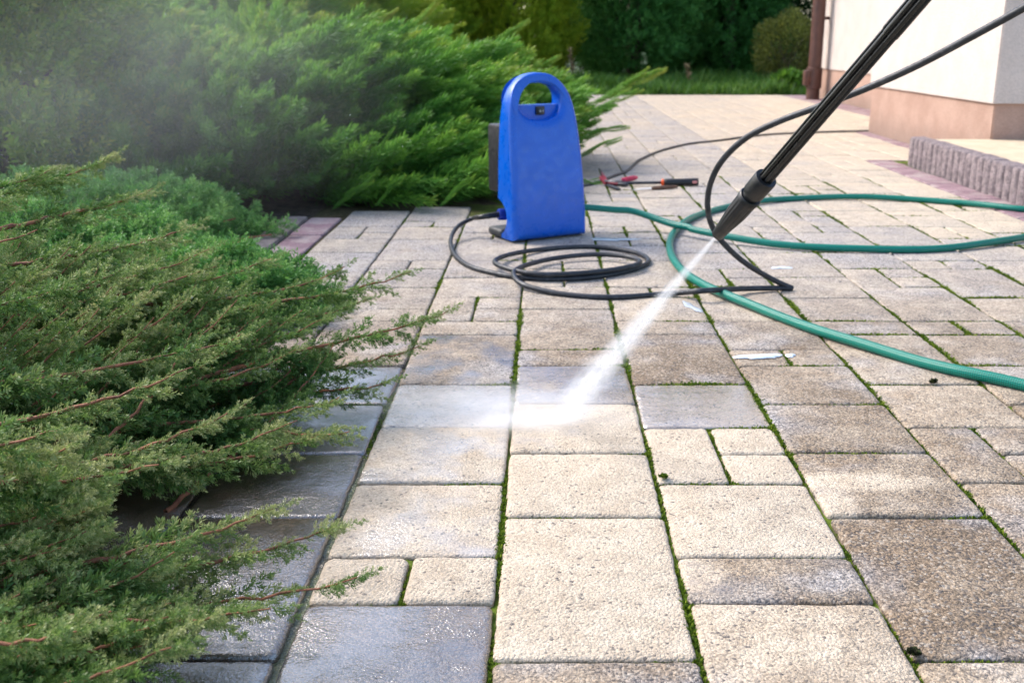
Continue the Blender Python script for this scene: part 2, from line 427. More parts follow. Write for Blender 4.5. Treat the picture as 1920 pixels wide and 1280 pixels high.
# moss cushions growing in the joints
def moss_material():
    return leaf_mat("moss_green", [(0.0, (0.035, 0.075, 0.008)), (0.5, (0.10, 0.17, 0.012)), (1.0, (0.24, 0.30, 0.03))], 0.25, 0.7, 6.0, 0.15)
M_moss = moss_material()
mb, mt_, mz = [], [], []
def smooth2(x, y): return (math.sin(x * 9.1 + 1.3) * math.sin(y * 7.3 + .4) + math.sin(x * 21.7 + y * 13.1) * 0.6 + math.sin(y * 31.0 - x * 17.0) * 0.4)
for (x0, x1, y0, y1, c, n) in slabs:
    if y0 > 4.2 or y1 < 0.55 or c < -3 or c > 8: continue
    for (ax, ay, bx, by, vert) in ((x0, y0, x1, y0, 0), (x0, y0, x0, y1, 1)):
        L = math.hypot(bx - ax, by - ay); k = int(L / (0.0017 if y0 < 2.4 else 0.0036))
        for i in range(k):
            t = random.random(); x, y = ax + (bx - ax) * t, ay + (by - ay) * t
            m = smooth2(x, y) + 0.45 * vert + (0.38 if x > 0.1 else 0.05)
            if x < -0.2: m -= 0.75
            if x < -0.4 and y < 1.9: m -= 1.2
            if y < 1.55 and -0.3 < x < 0.5: m -= 0.35
            if m < 0.05 + random.uniform(-.35, .35): continue
            j = 0.0030
            mb.append((x + random.gauss(0, j if vert else j * .5), y + random.gauss(0, j * .5 if vert else j), -0.0065)); mt_.append(random.random()); mz.append(min(1.0, 0.45 + 0.4 * m) * (1.25 if y0 > 1.5 else 1.0))
def tufts(name, bases, size, nb, mat, tint, hgt=None, spread=0.8, wid=0.28):
    B = np.repeat(np.array(bases), nb, 0); N = len(B); T = np.repeat(np.array(tint), nb)
    S = size * rng.uniform(0.6, 1.3, N) * (np.repeat(np.array(hgt), nb) if hgt is not None else 1)
    a = rng.uniform(0, 2 * np.pi, N); s = rng.uniform(0.1, spread, N)
    D = np.stack([np.cos(a) * s, np.sin(a) * s, np.ones(N)], -1); D /= np.linalg.norm(D, axis=1, keepdims=True)
    sd_ = np.stack([-np.sin(a), np.cos(a), np.zeros(N)], -1)
    B = B + np.stack([np.cos(a), np.sin(a), 0 * a], -1) * size * 0.25
    v0 = B; v1 = B + D * S[:, None] * 0.55 + sd_ * S[:, None] * wid; v2 = B + D * S[:, None]; v3 = B + D * S[:, None] * 0.55 - sd_ * S[:, None] * wid
    V = np.stack([v0, v1, v2, v3], 1).reshape(-1, 3); k = np.arange(N) * 4
    return link(name, np_mesh(name, V, np.stack([k, k + 1, k + 2, k + 3], -1), cols=np.repeat(np.clip(T + rng.uniform(-.2, .2, N), 0, 1), 4)), mat)
tag(tufts("joint_moss", mb, 0.0064, 7, M_moss, mt_, mz), "green moss growing along the joints between the paving slabs", "moss", kind='stuff')

# ------------------------------------------------------------------ ground, soil, kerb
def soil_material(name, a, b, sc=30):
    n = NT(name); P = n.pos()
    c = n.mix(n.ramp(n.noise(P, sc, 5, 0.65), 0.3, 0.7), a, b)
    return n.done(n.bsdf(c, 0.95, n.bump(n.noise(P, sc * 4, 5, 0.7), 0.8, 0.02)))
M_soil = soil_material("bark_soil", (0.035, 0.024, 0.016), (0.13, 0.085, 0.055))
M_lawn = soil_material("lawn_ground", (0.02, 0.04, 0.008), (0.05, 0.09, 0.018), 12)
tag(sheet("ground", -150, 150, -60, 240, -0.06, M_lawn), kind='structure')
tag(sheet("soil_bed", -9.0, -0.86, -1.5, 10.7, -0.018, M_soil, 90, 120, 0.007), kind='structure')
tag(sheet("soil_strip", -0.86, 0.16, 3.33, 10.7, -0.014, M_soil, 30, 120, 0.005), kind='structure')
M_kerb = soil_material("kerb_concrete", (0.27, 0.22, 0.20), (0.42, 0.35, 0.32), 60)
tag(box("kerb", (-0.81, 1.35, -0.045), (0.075, 3.9, 0.10), M_kerb, bev=0.006), kind='structure')
M_terr = soil_material("terrace_concrete", (0.52, 0.42, 0.29), (0.62, 0.51, 0.37), 14)
tag(box("terrace", (3.6, 2.08, 0.055), (3.68, 5.26, 0.13), M_terr, bev=0.004), kind='structure')

# ================================================================== HOUSE
def stucco(name, a, b, sc=6):
    n = NT(name); P = n.pos()
    c = n.mix(n.ramp(n.noise(P, sc, 5, 0.6), 0.3, 0.7), a, b)
    c = n.mix(n.math('MULTIPLY', n.ramp(n.noise(n.vmul(P, (9, 9, 1.2)), 1.0, 4), 0.5, 0.8), 0.15), c, tuple(x * 0.7 for x in a))
    Zs = n.sep(P)[2]
    spl = n.math('MULTIPLY', n.ramp(n.math('ADD', Zs, n.math('MULTIPLY', n.noise(P, 14, 4, 0.7), 0.16)), 0.08, 0.26, 0.5, 0.0), 1.0)
    c = n.mix(spl, c, (0.20, 0.15, 0.12))
    g = n.ramp(n.sep(n.voro(P, 240.0))[0], 0, 1, 0.88, 1.1, False)
    cc = n.node('ShaderNodeCombineColor'); [n.t.links.new(g, cc.inputs[i]) for i in range(3)]
    c = n.mix(1.0, c, cc.outputs[0], 'MULTIPLY')
    return n.done(n.bsdf(c, 0.92, n.bump(n.noise(P, 200, 3, 0.6), 0.9, 0.006)))
M_wall = stucco("cream_stucco", (0.58, 0.50, 0.45), (0.64, 0.555, 0.50))
M_plinth = stucco("terracotta_plinth", (0.40, 0.25, 0.19), (0.47, 0.31, 0.24))
M_roof = soil_material("roof_tile", (0.16, 0.06, 0.035), (0.24, 0.10, 0.06), 20)
M_pipe = plastic("brown_painted_metal", (0.10, 0.045, 0.035), 0.4, 0.2, 12)
house = tag(empty("house", (2.04, 4.69, 0)), "cream rendered house with a terracotta plinth beside the paved yard", "house")
def hpart(name, poly, z0, z1, mat, parent=house, bev=0.0):
    bm = bmesh.new(); vs = [bm.verts.new((x - 2.04, y - 4.69, z0)) for x, y in poly]; f = bm.faces.new(vs)
    r = bmesh.ops.extrude_face_region(bm, geom=[f]); bmesh.ops.translate(bm, vec=(0, 0, z1 - z0), verts=[v for v in r['geom'] if isinstance(v, bmesh.types.BMVert)])
    bmesh.ops.recalc_face_normals(bm, faces=bm.faces)
    if bev:
        es = [e for e in bm.edges if abs(e.verts[0].co.z - e.verts[1].co.z) > 0.1]
        bmesh.ops.bevel(bm, geom=es, offset=bev, segments=2, affect='EDGES')
    return bm_obj(name, bm, mat, parent)
def foot(d):
    return [(2.04 - d, 4.69 - d), (9.0, 4.69 - d), (9.0, 10.2 + d), (2.70 - d, 10.2 + d), (2.70 - d, 6.47 + d), (2.04 - d, 6.47 + d)]
hpart("plinth", foot(0.0), -0.05, 0.280, M_plinth, bev=0.006)
hpart("wall", foot(0.012), 0.2805, 2.9, M_wall, bev=0.006)
hpart("roof", [(1.6, 4.2), (9.4, 4.2), (9.4, 10.7), (1.6, 10.7)], 2.901, 3.05, M_roof)
def local(o, base=(2.04, 4.69, 0)):
    o.data.transform(Matrix.Translation((-base[0], -base[1], -base[2]))); return o
pipe = local(lathe("downpipe", [(0.0, 0.05), (0.0, 0.062), (0.12, 0.062), (0.125, 0.075), (0.31, 0.075), (0.315, 0.062), (2.95, 0.060)], (2.575, 9.95, -0.02), (0, 0, 1), M_pipe, house, 24))
local(box("bracket", (2.64, 9.98, 0.74), (0.10, 0.03, 0.03), M_pipe, pipe, bev=0.004))
local(box("rain_catcher", (2.50, 9.93, 0.20), (0.06, 0.09, 0.14), M_pipe, pipe, bev=0.012))

# palisade blocks that hold the terrace
n_ = NT("palisade_concrete"); P_ = n_.pos()
c_ = n_.mix(n_.ramp(n_.noise(P_, 45, 4, 0.65), 0.35, 0.65), (0.16, 0.125, 0.13), (0.33, 0.265, 0.26))
c_ = n_.mix(n_.ramp(n_.noise(P_, 160, 3), 0.5, 0.75), c_, (0.12, 0.105, 0.105))
M_pal = n_.done(n_.bsdf(c_, 0.9, n_.bump(n_.noise(P_, 120, 4, 0.7), 0.9, 0.008)))
def palisade():
    bm = bmesh.new(); r, hh = 0.0305, 0.128; prof = []
    for k in range(9):
        a = R(90 + 180 * k / 8); prof.append((math.cos(a) * 0.026 - 0.006, math.sin(a) * r))
    prof += [(0.045, -r), (0.045, r)]
    rings = [(1.0, -0.03), (1.0, hh - 0.010), (0.93, hh - 0.002), (0.80, hh)]
    vs = [[bm.verts.new(((x - 0.02) * s + 0.02, y * (s if s < 1 else 1), z)) for x, y in prof] for s, z in rings]
    m = len(prof)
    for i in range(3):
        for j in range(m): bm.faces.new((vs[i][j], vs[i][(j + 1) % m], vs[i + 1][(j + 1) % m], vs[i + 1][j]))
    bm.faces.new(vs[3]); bmesh.ops.recalc_face_normals(bm, faces=bm.faces)
    for v in bm.verts: v.co += Vector([random.uniform(-.0012, .0012) for _ in range(3)])
    return bm_obj("palisade_block", bm, M_pal, None, 50)
pal0 = palisade()
for k in range(24):
    o = pal0 if k == 0 else pal0.copy()
    if k: COL.objects.link(o)
    o.location = (1.725 - 0.0015 * k, 4.735 - 0.0625 * k, random.uniform(-0.002, 0.002)); o.rotation_euler = (0, random.uniform(-.015, .015), random.uniform(-.05, .05))
    tag(o, "purple grey round-fronted concrete palisade block in the row edging the raised terrace", "palisade", "palisade blocks edging the terrace")

# ================================================================== PRESSURE WASHER
M_blue = plastic("blue_moulded_plastic", (0.0, 0.092, 0.50), 0.30, 0.06, 14, 0.10, dust=((0.16, 0.20, 0.27), 0.14))
M_black = plastic("black_plastic", (0.012, 0.012, 0.014), 0.5, 0.3, 25, 0.3, dust=((0.11, 0.11, 0.12), 0.22))
M_dgrey = plastic("dark_grey_plastic", (0.035, 0.038, 0.042), 0.55, 0.3, 25, 0.3, dust=((0.16, 0.16, 0.16), 0.25))
M_bluecap = plastic("blue_cap_plastic", (0.008, 0.035, 0.30), 0.4, 0.15, 40, 0.2)
WR = R(30); WO = Vector((0.026, 2.91, 0.002))
washer = tag(empty("pressure_washer", WO, WR), "upright blue pressure washer with a loop handle standing on the paving", "pressure washer")
half = [(0.116, 0.004), (0.116, 0.07), (0.1145, 0.15), (0.112, 0.23), (0.108, 0.30), (0.103, 0.352), (0.093, 0.398), (0.074, 0.434), (0.042, 0.460), (0.0, 0.468)]
half = [(x * 1.06, z) for x, z in half]
outl = [(x, z) for x, z in half] + [(-x, z) for x, z in half[-2::-1]]
outl = [(p.x, p.y) for p in catmull([(x, z, 0) for x, z in outl], 4)]
hole = []
for k in range(40):
    a = 2 * math.pi * k / 40; c, s = math.cos(a), math.sin(a)
    hole.append((-0.008 + 0.070 * math.copysign(abs(c) ** 0.8, c), 0.390 + (0.050 if s > 0 else 0.052) * math.copysign(abs(s) ** 0.85, s)))
DEP = 0.12
cu = bpy.data.curves.new("shell_curve", 'CURVE'); cu.dimensions = '2D'; cu.fill_mode = 'BOTH'
cu.extrude = DEP / 2 - 0.022; cu.bevel_depth = 0.022; cu.bevel_resolution = 5; cu.offset = -0.022
for loop in (outl, hole):
    sp = cu.splines.new('POLY'); sp.points.add(len(loop) - 1); sp.use_cyclic_u = True
    for q, (x, z) in zip(sp.points, loop): q.co = (x, z, 0, 1)
co = bpy.data.objects.new("shell_curve", cu); COL.objects.link(co)
cut_bm = bmesh.new(); bmesh.ops.create_cone(cut_bm, cap_ends=True, segments=32, radius1=1, radius2=1, depth=1,
    matrix=Matrix.Translation((-0.115, 0.122, 0.062)) @ Matrix.Diagonal((0.12, 0.072, 0.056, 1)) @ Matrix.Rotation(R(90), 4, 'Y'))
cut_me = bpy.data.meshes.new("cutter"); cut_bm.to_mesh(cut_me); cut_bm.free()
cut = bpy.data.objects.new("cutter", cut_me); COL.objects.link(cut)
def washer_warp(y, z):                      # the front leans back towards the handle
    s = 0.076 * (max(z, 0) / 0.47) ** 1.7
    return s + y * (1 - s / DEP)
bpy.context.view_layer.update()
dg = bpy.context.evaluated_depsgraph_get()
sm = bpy.data.meshes.new_from_object(co.evaluated_get(dg))
for v in sm.vertices: x, z, d = v.co; v.co = (x, washer_warp(DEP / 2 - d, z), z)
tmpb = bmesh.new(); tmpb.from_mesh(sm); bmesh.ops.remove_doubles(tmpb, verts=tmpb.verts, dist=1e-5); bmesh.ops.recalc_face_normals(tmpb, faces=tmpb.faces); tmpb.to_mesh(sm); tmpb.free()
shell = bpy.data.objects.new("body_shell", sm); COL.objects.link(shell)
md = shell.modifiers.new("cut", 'BOOLEAN'); md.object = cut; md.operation = 'DIFFERENCE'; md.solver = 'EXACT'
bpy.context.view_layer.update(); dg = bpy.context.evaluated_depsgraph_get()
sm2 = bpy.data.meshes.new_from_object(shell.evaluated_get(dg)); shell.modifiers.clear(); shell.data = sm2
bpy.data.objects.remove(cut); bpy.data.objects.remove(co)
sm2.materials.clear(); sm2.materials.append(M_blue); shell.parent = washer
sm2.polygons.foreach_set("material_index", np.zeros(len(sm2.polygons), dtype=np.int32))
sm2.polygons.foreach_set("use_smooth", np.ones(len(sm2.polygons), dtype=bool)); sm2.set_sharp_from_angle(angle=R(32))
# recessed switch panel filling the lower part of the handle opening
pn = bmesh.new(); lo = [(x * 1.04, z) for x, z in hole if z < 0.383]; lo.sort(key=lambda p: math.atan2(p[1] - 0.383, p[0]))
yf, yb = 0.075, 0.112
fr_ = [pn.verts.new((x, yf, z)) for x, z in lo]; bk = [pn.verts.new((x, yb, z)) for x, z in lo]
pn.faces.new(fr_); pn.faces.new(bk[::-1])
for j in range(len(lo)): pn.faces.new((fr_[j], fr_[(j + 1) % len(lo)], bk[(j + 1) % len(lo)], bk[j]))
bmesh.ops.recalc_face_normals(pn, faces=pn.faces)
panel = bm_obj("switch_panel", pn, M_blue, washer)
sw = box("switch", (0.0, 0.072, 0.363), (0.027, 0.010, 0.024), M_black, washer, bev=0.002)
box("rocker", (0.0, 0.0655, 0.363), (0.018, 0.005, 0.017), M_dgrey, sw, bev=0.0015)
M_mark = plastic("pale_mark_print", (0.6, 0.6, 0.6), 0.6, 0.05)
mk = lathe("switch_mark", [(0, 0.0028), (0.0005, 0.0028), (0.0005, 0.0019), (0, 0.0019)], (-0.0045, 0.0626, 0.362), (0, -1, 0), M_mark, sw, 16)
box("switch_mark", (0.0045, 0.0628, 0.362), (0.0012, 0.0006, 0.006), M_mark, sw)
# black rear housing with cooling slits
rb = add_box(bmesh.new(), (-0.004, 0.160, 0.225), (0.205, 0.078, 0.195), 0, 0.008)
for k in range(0): add_box(rb, (-0.1065, 0.160, 0.155 + 0.022 * k), (0.003, 0.05, 0.006), 0, 0.001, 1)
rear = bm_obj("rear_housing", rb, M_black, washer)
box("base_foot", (-0.092, 0.124, 0.014), (0.070, 0.085, 0.026), M_dgrey, washer, bev=0.010, seg=3)
box("base_foot", (0.075, 0.130, 0.014), (0.07, 0.085, 0.026), M_dgrey, washer, bev=0.008, seg=3)
cap = lathe("outlet_cap", [(0, 0.008), (0, 0.0155), (0.004, 0.0172), (0.034, 0.0172), (0.040, 0.0155), (0.040, 0.006)], (-0.082, 0.100, 0.068), (-1, 0.10, 0.02), M_bluecap, washer, 48, 0.0018, 16, (0.003, 0.035))
inl = lathe("inlet_connector", [(0, 0.010), (0, 0.0145), (0.006, 0.0155), (0.022, 0.0155), (0.025, 0.013), (0.032, 0.013), (0.032, 0.008)], (0.110, 0.062, 0.073), (1, 0.0, 0.0), M_black, washer, 32, 0.001, 12, (0.005, 0.023))

# ================================================================== HOSES
def rubber(name, col, rough, spec=0.4, dustc=(0.18, 0.19, 0.21), dk=0.25):
    n = NT(name); P = n.pos()
    c = n.mix(n.ramp(n.noise(P, 30, 4), 0.35, 0.7), col, tuple(x * 1.5 for x in col))
    c = n.mix(n.math('MULTIPLY', n.ramp(n.noise(P, 50, 5, 0.7), 0.5, 0.75), dk), c, dustc)
    return n.done(n.bsdf(c, n.ramp(n.noise(P, 80, 3), 0.3, 0.7, rough - 0.08, rough + 0.1), n.bump(n.noise(P, 500, 2), 0.25, 0.001), Specular_IOR_Level=spec))
M_hp = rubber("dark_hose_rubber", (0.016, 0.018, 0.022), 0.45)
def braid():
    n = NT("green_braided_hose"); u = n.sep(n.attr("tuv", 'Vector')); P = n.pos()
    ang = n.math('MULTIPLY', u[0], 20 * math.pi); al = n.math('MULTIPLY', u[1], 850.0)
    s1 = n.math('SINE', n.math('ADD', al, ang)); s2 = n.math('SINE', n.math('SUBTRACT', al, ang))
    d = n.math('MULTIPLY', s1, s2)
    c = n.mix(n.ramp(d, -0.6, 0.6), (0.0, 0.085, 0.060), (0.0, 0.24, 0.17))
    c = n.mix(n.math('MULTIPLY', n.ramp(n.noise(P, 25, 5, 0.7), 0.52, 0.8), 0.10), c, (0.12, 0.2, 0.17))
    return n.done(n.bsdf(c, 0.30, n.bump(d, 0.30, 0.0012), Specular_IOR_Level=0.4))
M_green = braid()
TIP = Zc(1345, 441, 1.08); UPP = Zc(1662, 71, 0.855)
ax = (UPP - TIP).normalized()
RG, RH = 0.0100, 0.0064
cw = Matrix.Translation(WO) @ Matrix.Rotation(WR, 4, 'Z')
pin = cw @ Vector((0.142, 0.062, 0.073)); pin0 = cw @ Vector((0.130, 0.062, 0.073))
gpx = [(1190, 398), (1260, 420), (1340, 440), (1460, 458), (1600, 467), (1740, 467), (1860, 455)]
gp = [pin0, pin] + [G(1150, 393, 0.065)] + [G(x, y, RG + z) for (x, y), z in zip(gpx, (0.045, 0.022, 0.012, 0.003, 0, 0, 0))]
right = [G(1960, 437, RG), G(2010, 415, RG), G(1985, 398, RG)]
back = [(1900, 391), (1800, 380), (1660, 371), (1540, 370), (1440, 376), (1360, 389), (1300, 408), (1264, 436), (1256, 468), (1275, 503), (1330, 540), (1420, 577), (1540, 622), (1660, 659), (1780, 692), (1900, 718), (2060, 752), (2300, 800)]
gp += right + [G(x, y, RG) for x, y in back]
gp += [Vector((1.22, 0.52, RG)), Vector((1.30, 0.10, RG)), Vector((1.05, -0.45, RG)), Vector((0.9, -1.2, RG))]
gpts = catmull(gp, 14)
# lift where it crosses over its own earlier run
for i, p in enumerate(gpts):
    p.z += 0.002 * math.sin(i * 0.11) ** 2
cross = G(1290, 430)
for i, p in enumerate(gpts[:120]):
    d = (Vector((p.x, p.y)) - Vector((cross.x, cross.y))).length
    if d < 0.14: p.z = max(p.z, RG * 3.1 - 0.0 * d)
gh = tag(tube("garden_hose", gpts, RG, M_green, None, 20), "green braided garden hose looping over the paving from the washer", "hose")
tube("hose_collar", [gpts[3], gpts[6], gpts[9]], RG * 1.12, M_black, gh, 20)

pc = cw @ Vector((-0.118, 0.104, 0.069)); pc2 = cw @ Vector((-0.175, 0.106, 0.066))
hp = [pc, pc2, G(885, 410, 0.05), G(858, 425, 0.035), G(845, 450, 0.014), G(852, 477, RH), G(878, 498, RH), G(925, 512, RH), G(985, 521, RH), G(1060, 523, RH), G(1130, 517, RH),
      G(1190, 504, RH), G(1216, 489, RH), G(1190, 473, RH), G(1120, 463, RH), G(1040, 465, RH), G(965, 475, RH * 2), G(928, 489, RH * 3), G(950, 503, RH * 3.2), G(1010, 514, RH * 3), G(1090, 512, RH * 3), G(1165, 503, RH * 3), G(1200, 492, RH * 3), G(1176, 481, RH * 3), G(1110, 477, RH * 2.6), G(1030, 486, RH * 2.2), G(972, 503, RH * 3.0), G(965, 520, RH * 3.0), G(990, 537, RH * 2), G(1060, 552, RH), G(1150, 557, RH), G(1260, 550, RH), G(1320, 545, RH * 3.9), G(1400, 541, RH * 1.6), G(1462, 540, RH), G(1484, 540, RH)]
air = [(1470, 534, 2.36), (1440, 519, 2.34), (1400, 495, 2.30), (1365, 465, 2.26), (1338, 430, 2.22), (1327, 390, 2.18), (1332, 345, 2.13), (1355, 300, 2.08), (1400, 258, 2.02), (1460, 228, 1.96), (1530, 202, 1.90), (1620, 168, 1.82), (1720, 123, 1.73), (1820, 70, 1.64), (1920, 15, 1.56), (2050, -60, 1.46), (2200, -150, 1.38)]
LE = TIP + ax * 1.05
hpp = catmull(hp + [Zc(*a) for a in air] + [LE + Vector((0.30, -0.02, 0.02)), LE + Vector((0.22, -0.22, 0.17)), LE + ax * 0.10, LE - ax * 0.01], 10)
hh = tag(tube("high_pressure_hose", hpp, RH, M_hp, None, 14), "black high pressure hose coiled before the washer and rising to the lance", "hose")
bend = [hpp[i] for i in range(0, 18)]
tube("bend_sleeve", bend, [0.0086 - 0.0018 * i / 17 + (0.0006 if i % 3 == 0 else 0) for i in range(18)], M_black, hh, 16)

# power cable lying far back
cab = [G(1700, 243, .006), G(1640, 245, .006), G(1560, 247, .006), G(1480, 250, .006), G(1420, 254, .006), G(1350, 263, .006), G(1290, 270, .006), G(1240, 282, .006), G(1204, 297, .006), G(1190, 306, .008), G(1176, 320, .006), G(1150, 330, .006), G(1110, 345, .006), G(1060, 352, .006)]
tag(tube("power_cable", catmull(cab, 8), 0.0058, rubber("grey_cable_rubber", (0.05, 0.05, 0.05), 0.6), None, 8), "thin grey power cable running across the far paving to the house corner", "cable")

# ================================================================== SPRAY LANCE
lance = tag(empty("spray_lance", TIP), "black fluted spray lance pointing down at the paving", "spray lance")
M_lance = plastic("black_lance_plastic", (0.006, 0.0065, 0.008), 0.26, 0.3, 30, 0.15, dust=((0.10, 0.10, 0.11), 0.12), Specular_IOR_Level=0.6)
M_noz = plastic("charcoal_nozzle_plastic", (0.009, 0.0095, 0.012), 0.40, 0.3, 60, 0.4, dust=((0.07, 0.07, 0.08), 0.15))
O0 = (0, 0, 0)
def sc(p, kr=0.53, kt=0.70): return [(t * kt, r * kr) for t, r in p]
noz = lathe("nozzle", sc([(0.006, 0.004), (0.0, 0.006), (-0.001, 0.0105), (0.001, 0.0128), (0.022, 0.0150), (0.030, 0.0163), (0.050, 0.0196), (0.058, 0.0205), (0.088, 0.0214), (0.0885, 0.0224), (0.096, 0.0226), (0.0975, 0.0212), (0.0975, 0.015)]), O0, ax, M_noz, lance, 96, 0.0008, 14, (0.031, 0.0612))
lathe("collar_ring", sc([(0.096, 0.0175), (0.107, 0.0175)]), O0, ax, M_noz, lance, 40)
lathe("collar", sc([(0.1045, 0.014), (0.1045, 0.0208), (0.106, 0.0217), (0.136, 0.0222), (0.139, 0.0214), (0.139, 0.012)]), O0, ax, M_noz, lance, 48)
def flute_profile(t0, t1, r0, r1, name, nfl=7):
    prof = [(t0 + (t1 - t0) * i / 10, r0 + (r1 - r0) * i / 10) for i in range(11)] + [(t1, 0.001)]
    return lathe(name, [(t0, 0.001)] + prof, O0, ax, M_lance, lance, 112, 0.0020, nfl, (t0, t1))
flute_profile(0.090, 0.480, 0.0077, 0.0077, "tube")
flute_profile(0.292, 1.05, 0.0083, 0.0083, "grip_sleeve")

# ================================================================== TOOLS ON THE PAVING
M_pink = plastic("red_pink_grip", (0.55, 0.02, 0.075), 0.4, 0.2, 40)
M_steel = plastic("worn_steel", (0.42, 0.42, 0.43), 0.32, 0.2, 60, 0.2, Metallic=0.9)
M_dsteel = plastic("dark_steel", (0.06, 0.06, 0.065), 0.45, 0.3, 60, 0.2, Metallic=0.6)
M_orange = plastic("orange_plastic", (0.75, 0.085, 0.01), 0.4, 0.1, 40)
M_wood = plastic("brown_handle", (0.13, 0.06, 0.03), 0.5, 0.35, 60)
def between(a, b, t): return Vector(a).lerp(Vector(b), t)
# secateurs: two pink handles, white spring section, hooked blades to the left
s0, s1 = G(1194, 333, 0.014), G(1136, 343, 0.012)
sec = tag(empty("pruning_shears", s1), "red handled pruning shears lying open on the paving by the juniper", "pruning shears")
def loc(o, b): o.data.transform(Matrix.Translation(-Vector(b))); return o
def cap_pts(a, b, n=8): return [between(a, b, i / (n - 1)) for i in range(n)]
loc(tube("handle", cap_pts(s0, between(s0, s1, 0.52)), [0.006, 0.0095, 0.0105, 0.0105, 0.010, 0.0095, 0.009, 0.007], M_pink, sec), s1)
loc(tube("shank", cap_pts(between(s0, s1, 0.50), between(s0, s1, 0.86)), 0.0062, M_steel, sec), s1)
s2 = G(1178, 347, 0.010)
loc(tube("handle", cap_pts(s2, between(s2, s1, 0.45)), [0.004, 0.007, 0.008, 0.008, 0.008, 0.0075, 0.007, 0.006], M_dsteel, sec), s1)
loc(tube("shank", cap_pts(between(s2, s1, 0.42), s1), 0.0050, plastic("dark_red_paint", (0.22, 0.01, 0.02), 0.4), sec), s1)
loc(lathe("pivot_bolt", [(0, 0.004), (0, 0.008), (0.005, 0.008), (0.006, 0.004), (0.006, 0.0005)], s1 + Vector((0, 0, 0.006)), (0, 0, 1), M_steel, sec, 20), s1)
def blade(name, pts, th, mat, parent, base):
    bm = bmesh.new(); lo = [bm.verts.new((p.x, p.y, p.z)) for p in pts]; f = bm.faces.new(lo)
    r = bmesh.ops.extrude_face_region(bm, geom=[f]); bmesh.ops.translate(bm, vec=(0, 0, th), verts=[v for v in r['geom'] if isinstance(v, bmesh.types.BMVert)])
    bmesh.ops.recalc_face_normals(bm, faces=bm.faces)
    return loc(bm_obj(name, bm, mat, parent), base)
blade("blade", [G(1140, 340, .010), G(1131, 327, .012), G(1127, 321, .013), G(1129, 332, .011), G(1124, 330, .011), G(1124, 336, .010), G(1134, 346, .009)], 0.003, plastic("red_blade_paint", (0.38, 0.012, 0.04), 0.35), sec, s1)
blade("blade", [G(1138, 345, .006), G(1152, 349, .006), G(1164, 355, .005), G(1155, 355, .005), G(1140, 350, .006)], 0.003, M_dsteel, sec, s1)
# weeding tool
t0, t1 = G(1146, 344, 0.010), G(1309, 341, 0.016)
wt = tag(empty("weeding_tool", t1), "long steel weeding tool with a black grip and orange ring", "hand tool")
loc(tube("shaft", cap_pts(t0, between(t0, t1, 0.60)), [0.0105, 0.0085, 0.0070, 0.0062, 0.0060, 0.0060, 0.0060, 0.0060], M_dsteel, wt), t1)
loc(tube("ring", cap_pts(between(t0, t1, 0.575), between(t0, t1, 0.605), 4), [0.010, 0.0145, 0.0150, 0.0135], M_orange, wt), t1)
gr = loc(tube("grip", cap_pts(between(t0, t1, 0.60), t1, 10), [0.0135, 0.0150, 0.0152, 0.0148, 0.0146, 0.0146, 0.0148, 0.0150, 0.0152, 0.0150], M_black, wt, 20), t1)
loc(box("hang_hole", between(t0, t1, 0.955) + Vector((-0.000, -0.0145, 0.001)), (0.018, 0.004, 0.010), plastic("pink_liner", (0.6, 0.22, 0.19), 0.5), gr, bev=0.0015), t1)
# knife
k0, k1, k2 = G(1186, 356, .006), G(1222, 353, .007), G(1270, 350, .008)
kn = tag(empty("knife", k1), "small pale bladed knife with a brown handle beside the weeding tool", "knife")
blade("blade", [k0, between(k0, k1, 0.3) + Vector((0, -.006, 0)), k1 + Vector((0, -.008, 0)), k1 + Vector((0, .006, 0)), between(k0, k1, 0.4) + Vector((0, .005, 0))], 0.002, plastic("bright_blade", (0.75, 0.76, 0.78), 0.35, 0.1), kn, k1)
loc(tube("handle", cap_pts(k1, k2), [0.0055, 0.0070, 0.0078, 0.0078, 0.0076, 0.0072, 0.0066, 0.0050], M_wood, kn), k1)

# ================================================================== SMALL THINGS ON THE PAVING
def foam_material():
    n = NT("white_foam"); P = n.pos()
    return n.done(n.bsdf((0.78, 0.82, 0.86), 0.25, n.bump(n.noise(P, 260, 4, 0.7), 0.5, 0.003), Subsurface_Weight=0.0))
M_foam = foam_material()
def puddle(name, cxy, rx, ry, mat, label, cat, group=None, th=0.0028, seed=0, rot=0.0):
    r = random.Random(seed); c = G(*cxy); bm = bmesh.new(); N = 40; ph = [r.uniform(0, 6.28) for _ in range(5)]
    ring = []
    for k in range(3):
        s = (1.0, 0.8, 0.4)[k]; z = (0.0, th * 0.75, th)[k]; rr = []
        for j in range(N):
            a = 2 * math.pi * j / N; q = 1 + 0.30 * math.sin(2 * a + ph[0]) + 0.18 * math.sin(3 * a + ph[1]) + 0.12 * math.sin(5 * a + ph[2]) + 0.08 * math.sin(9 * a + ph[3])
            x, y = rx * q * s * math.cos(a), ry * q * s * math.sin(a)
            rr.append(bm.verts.new((x * math.cos(rot) - y * math.sin(rot), x * math.sin(rot) + y * math.cos(rot), z)))
        ring.append(rr)
    for k in range(2):
        for j in range(N): bm.faces.new((ring[k][j], ring[k][(j + 1) % N], ring[k + 1][(j + 1) % N], ring[k + 1][j]))
    bm.faces.new(ring[2]); o = bm_obj(name, bm, mat, None, 60); o.location = (c.x, c.y, 0.0012); return tag(o, label, cat, group)
puddle("foam_patch", (1424, 670), 0.036, 0.012, M_foam, "long white smear of foam on the paving below the green hose", "foam", "foam patches on the paving", 0.004, 1, 0.06)
puddle("foam_patch", (1482, 668), 0.009, 0.008, M_foam, "small white foam dab at the right tip of the long smear", "foam", "foam patches on the paving", 0.003, 2)
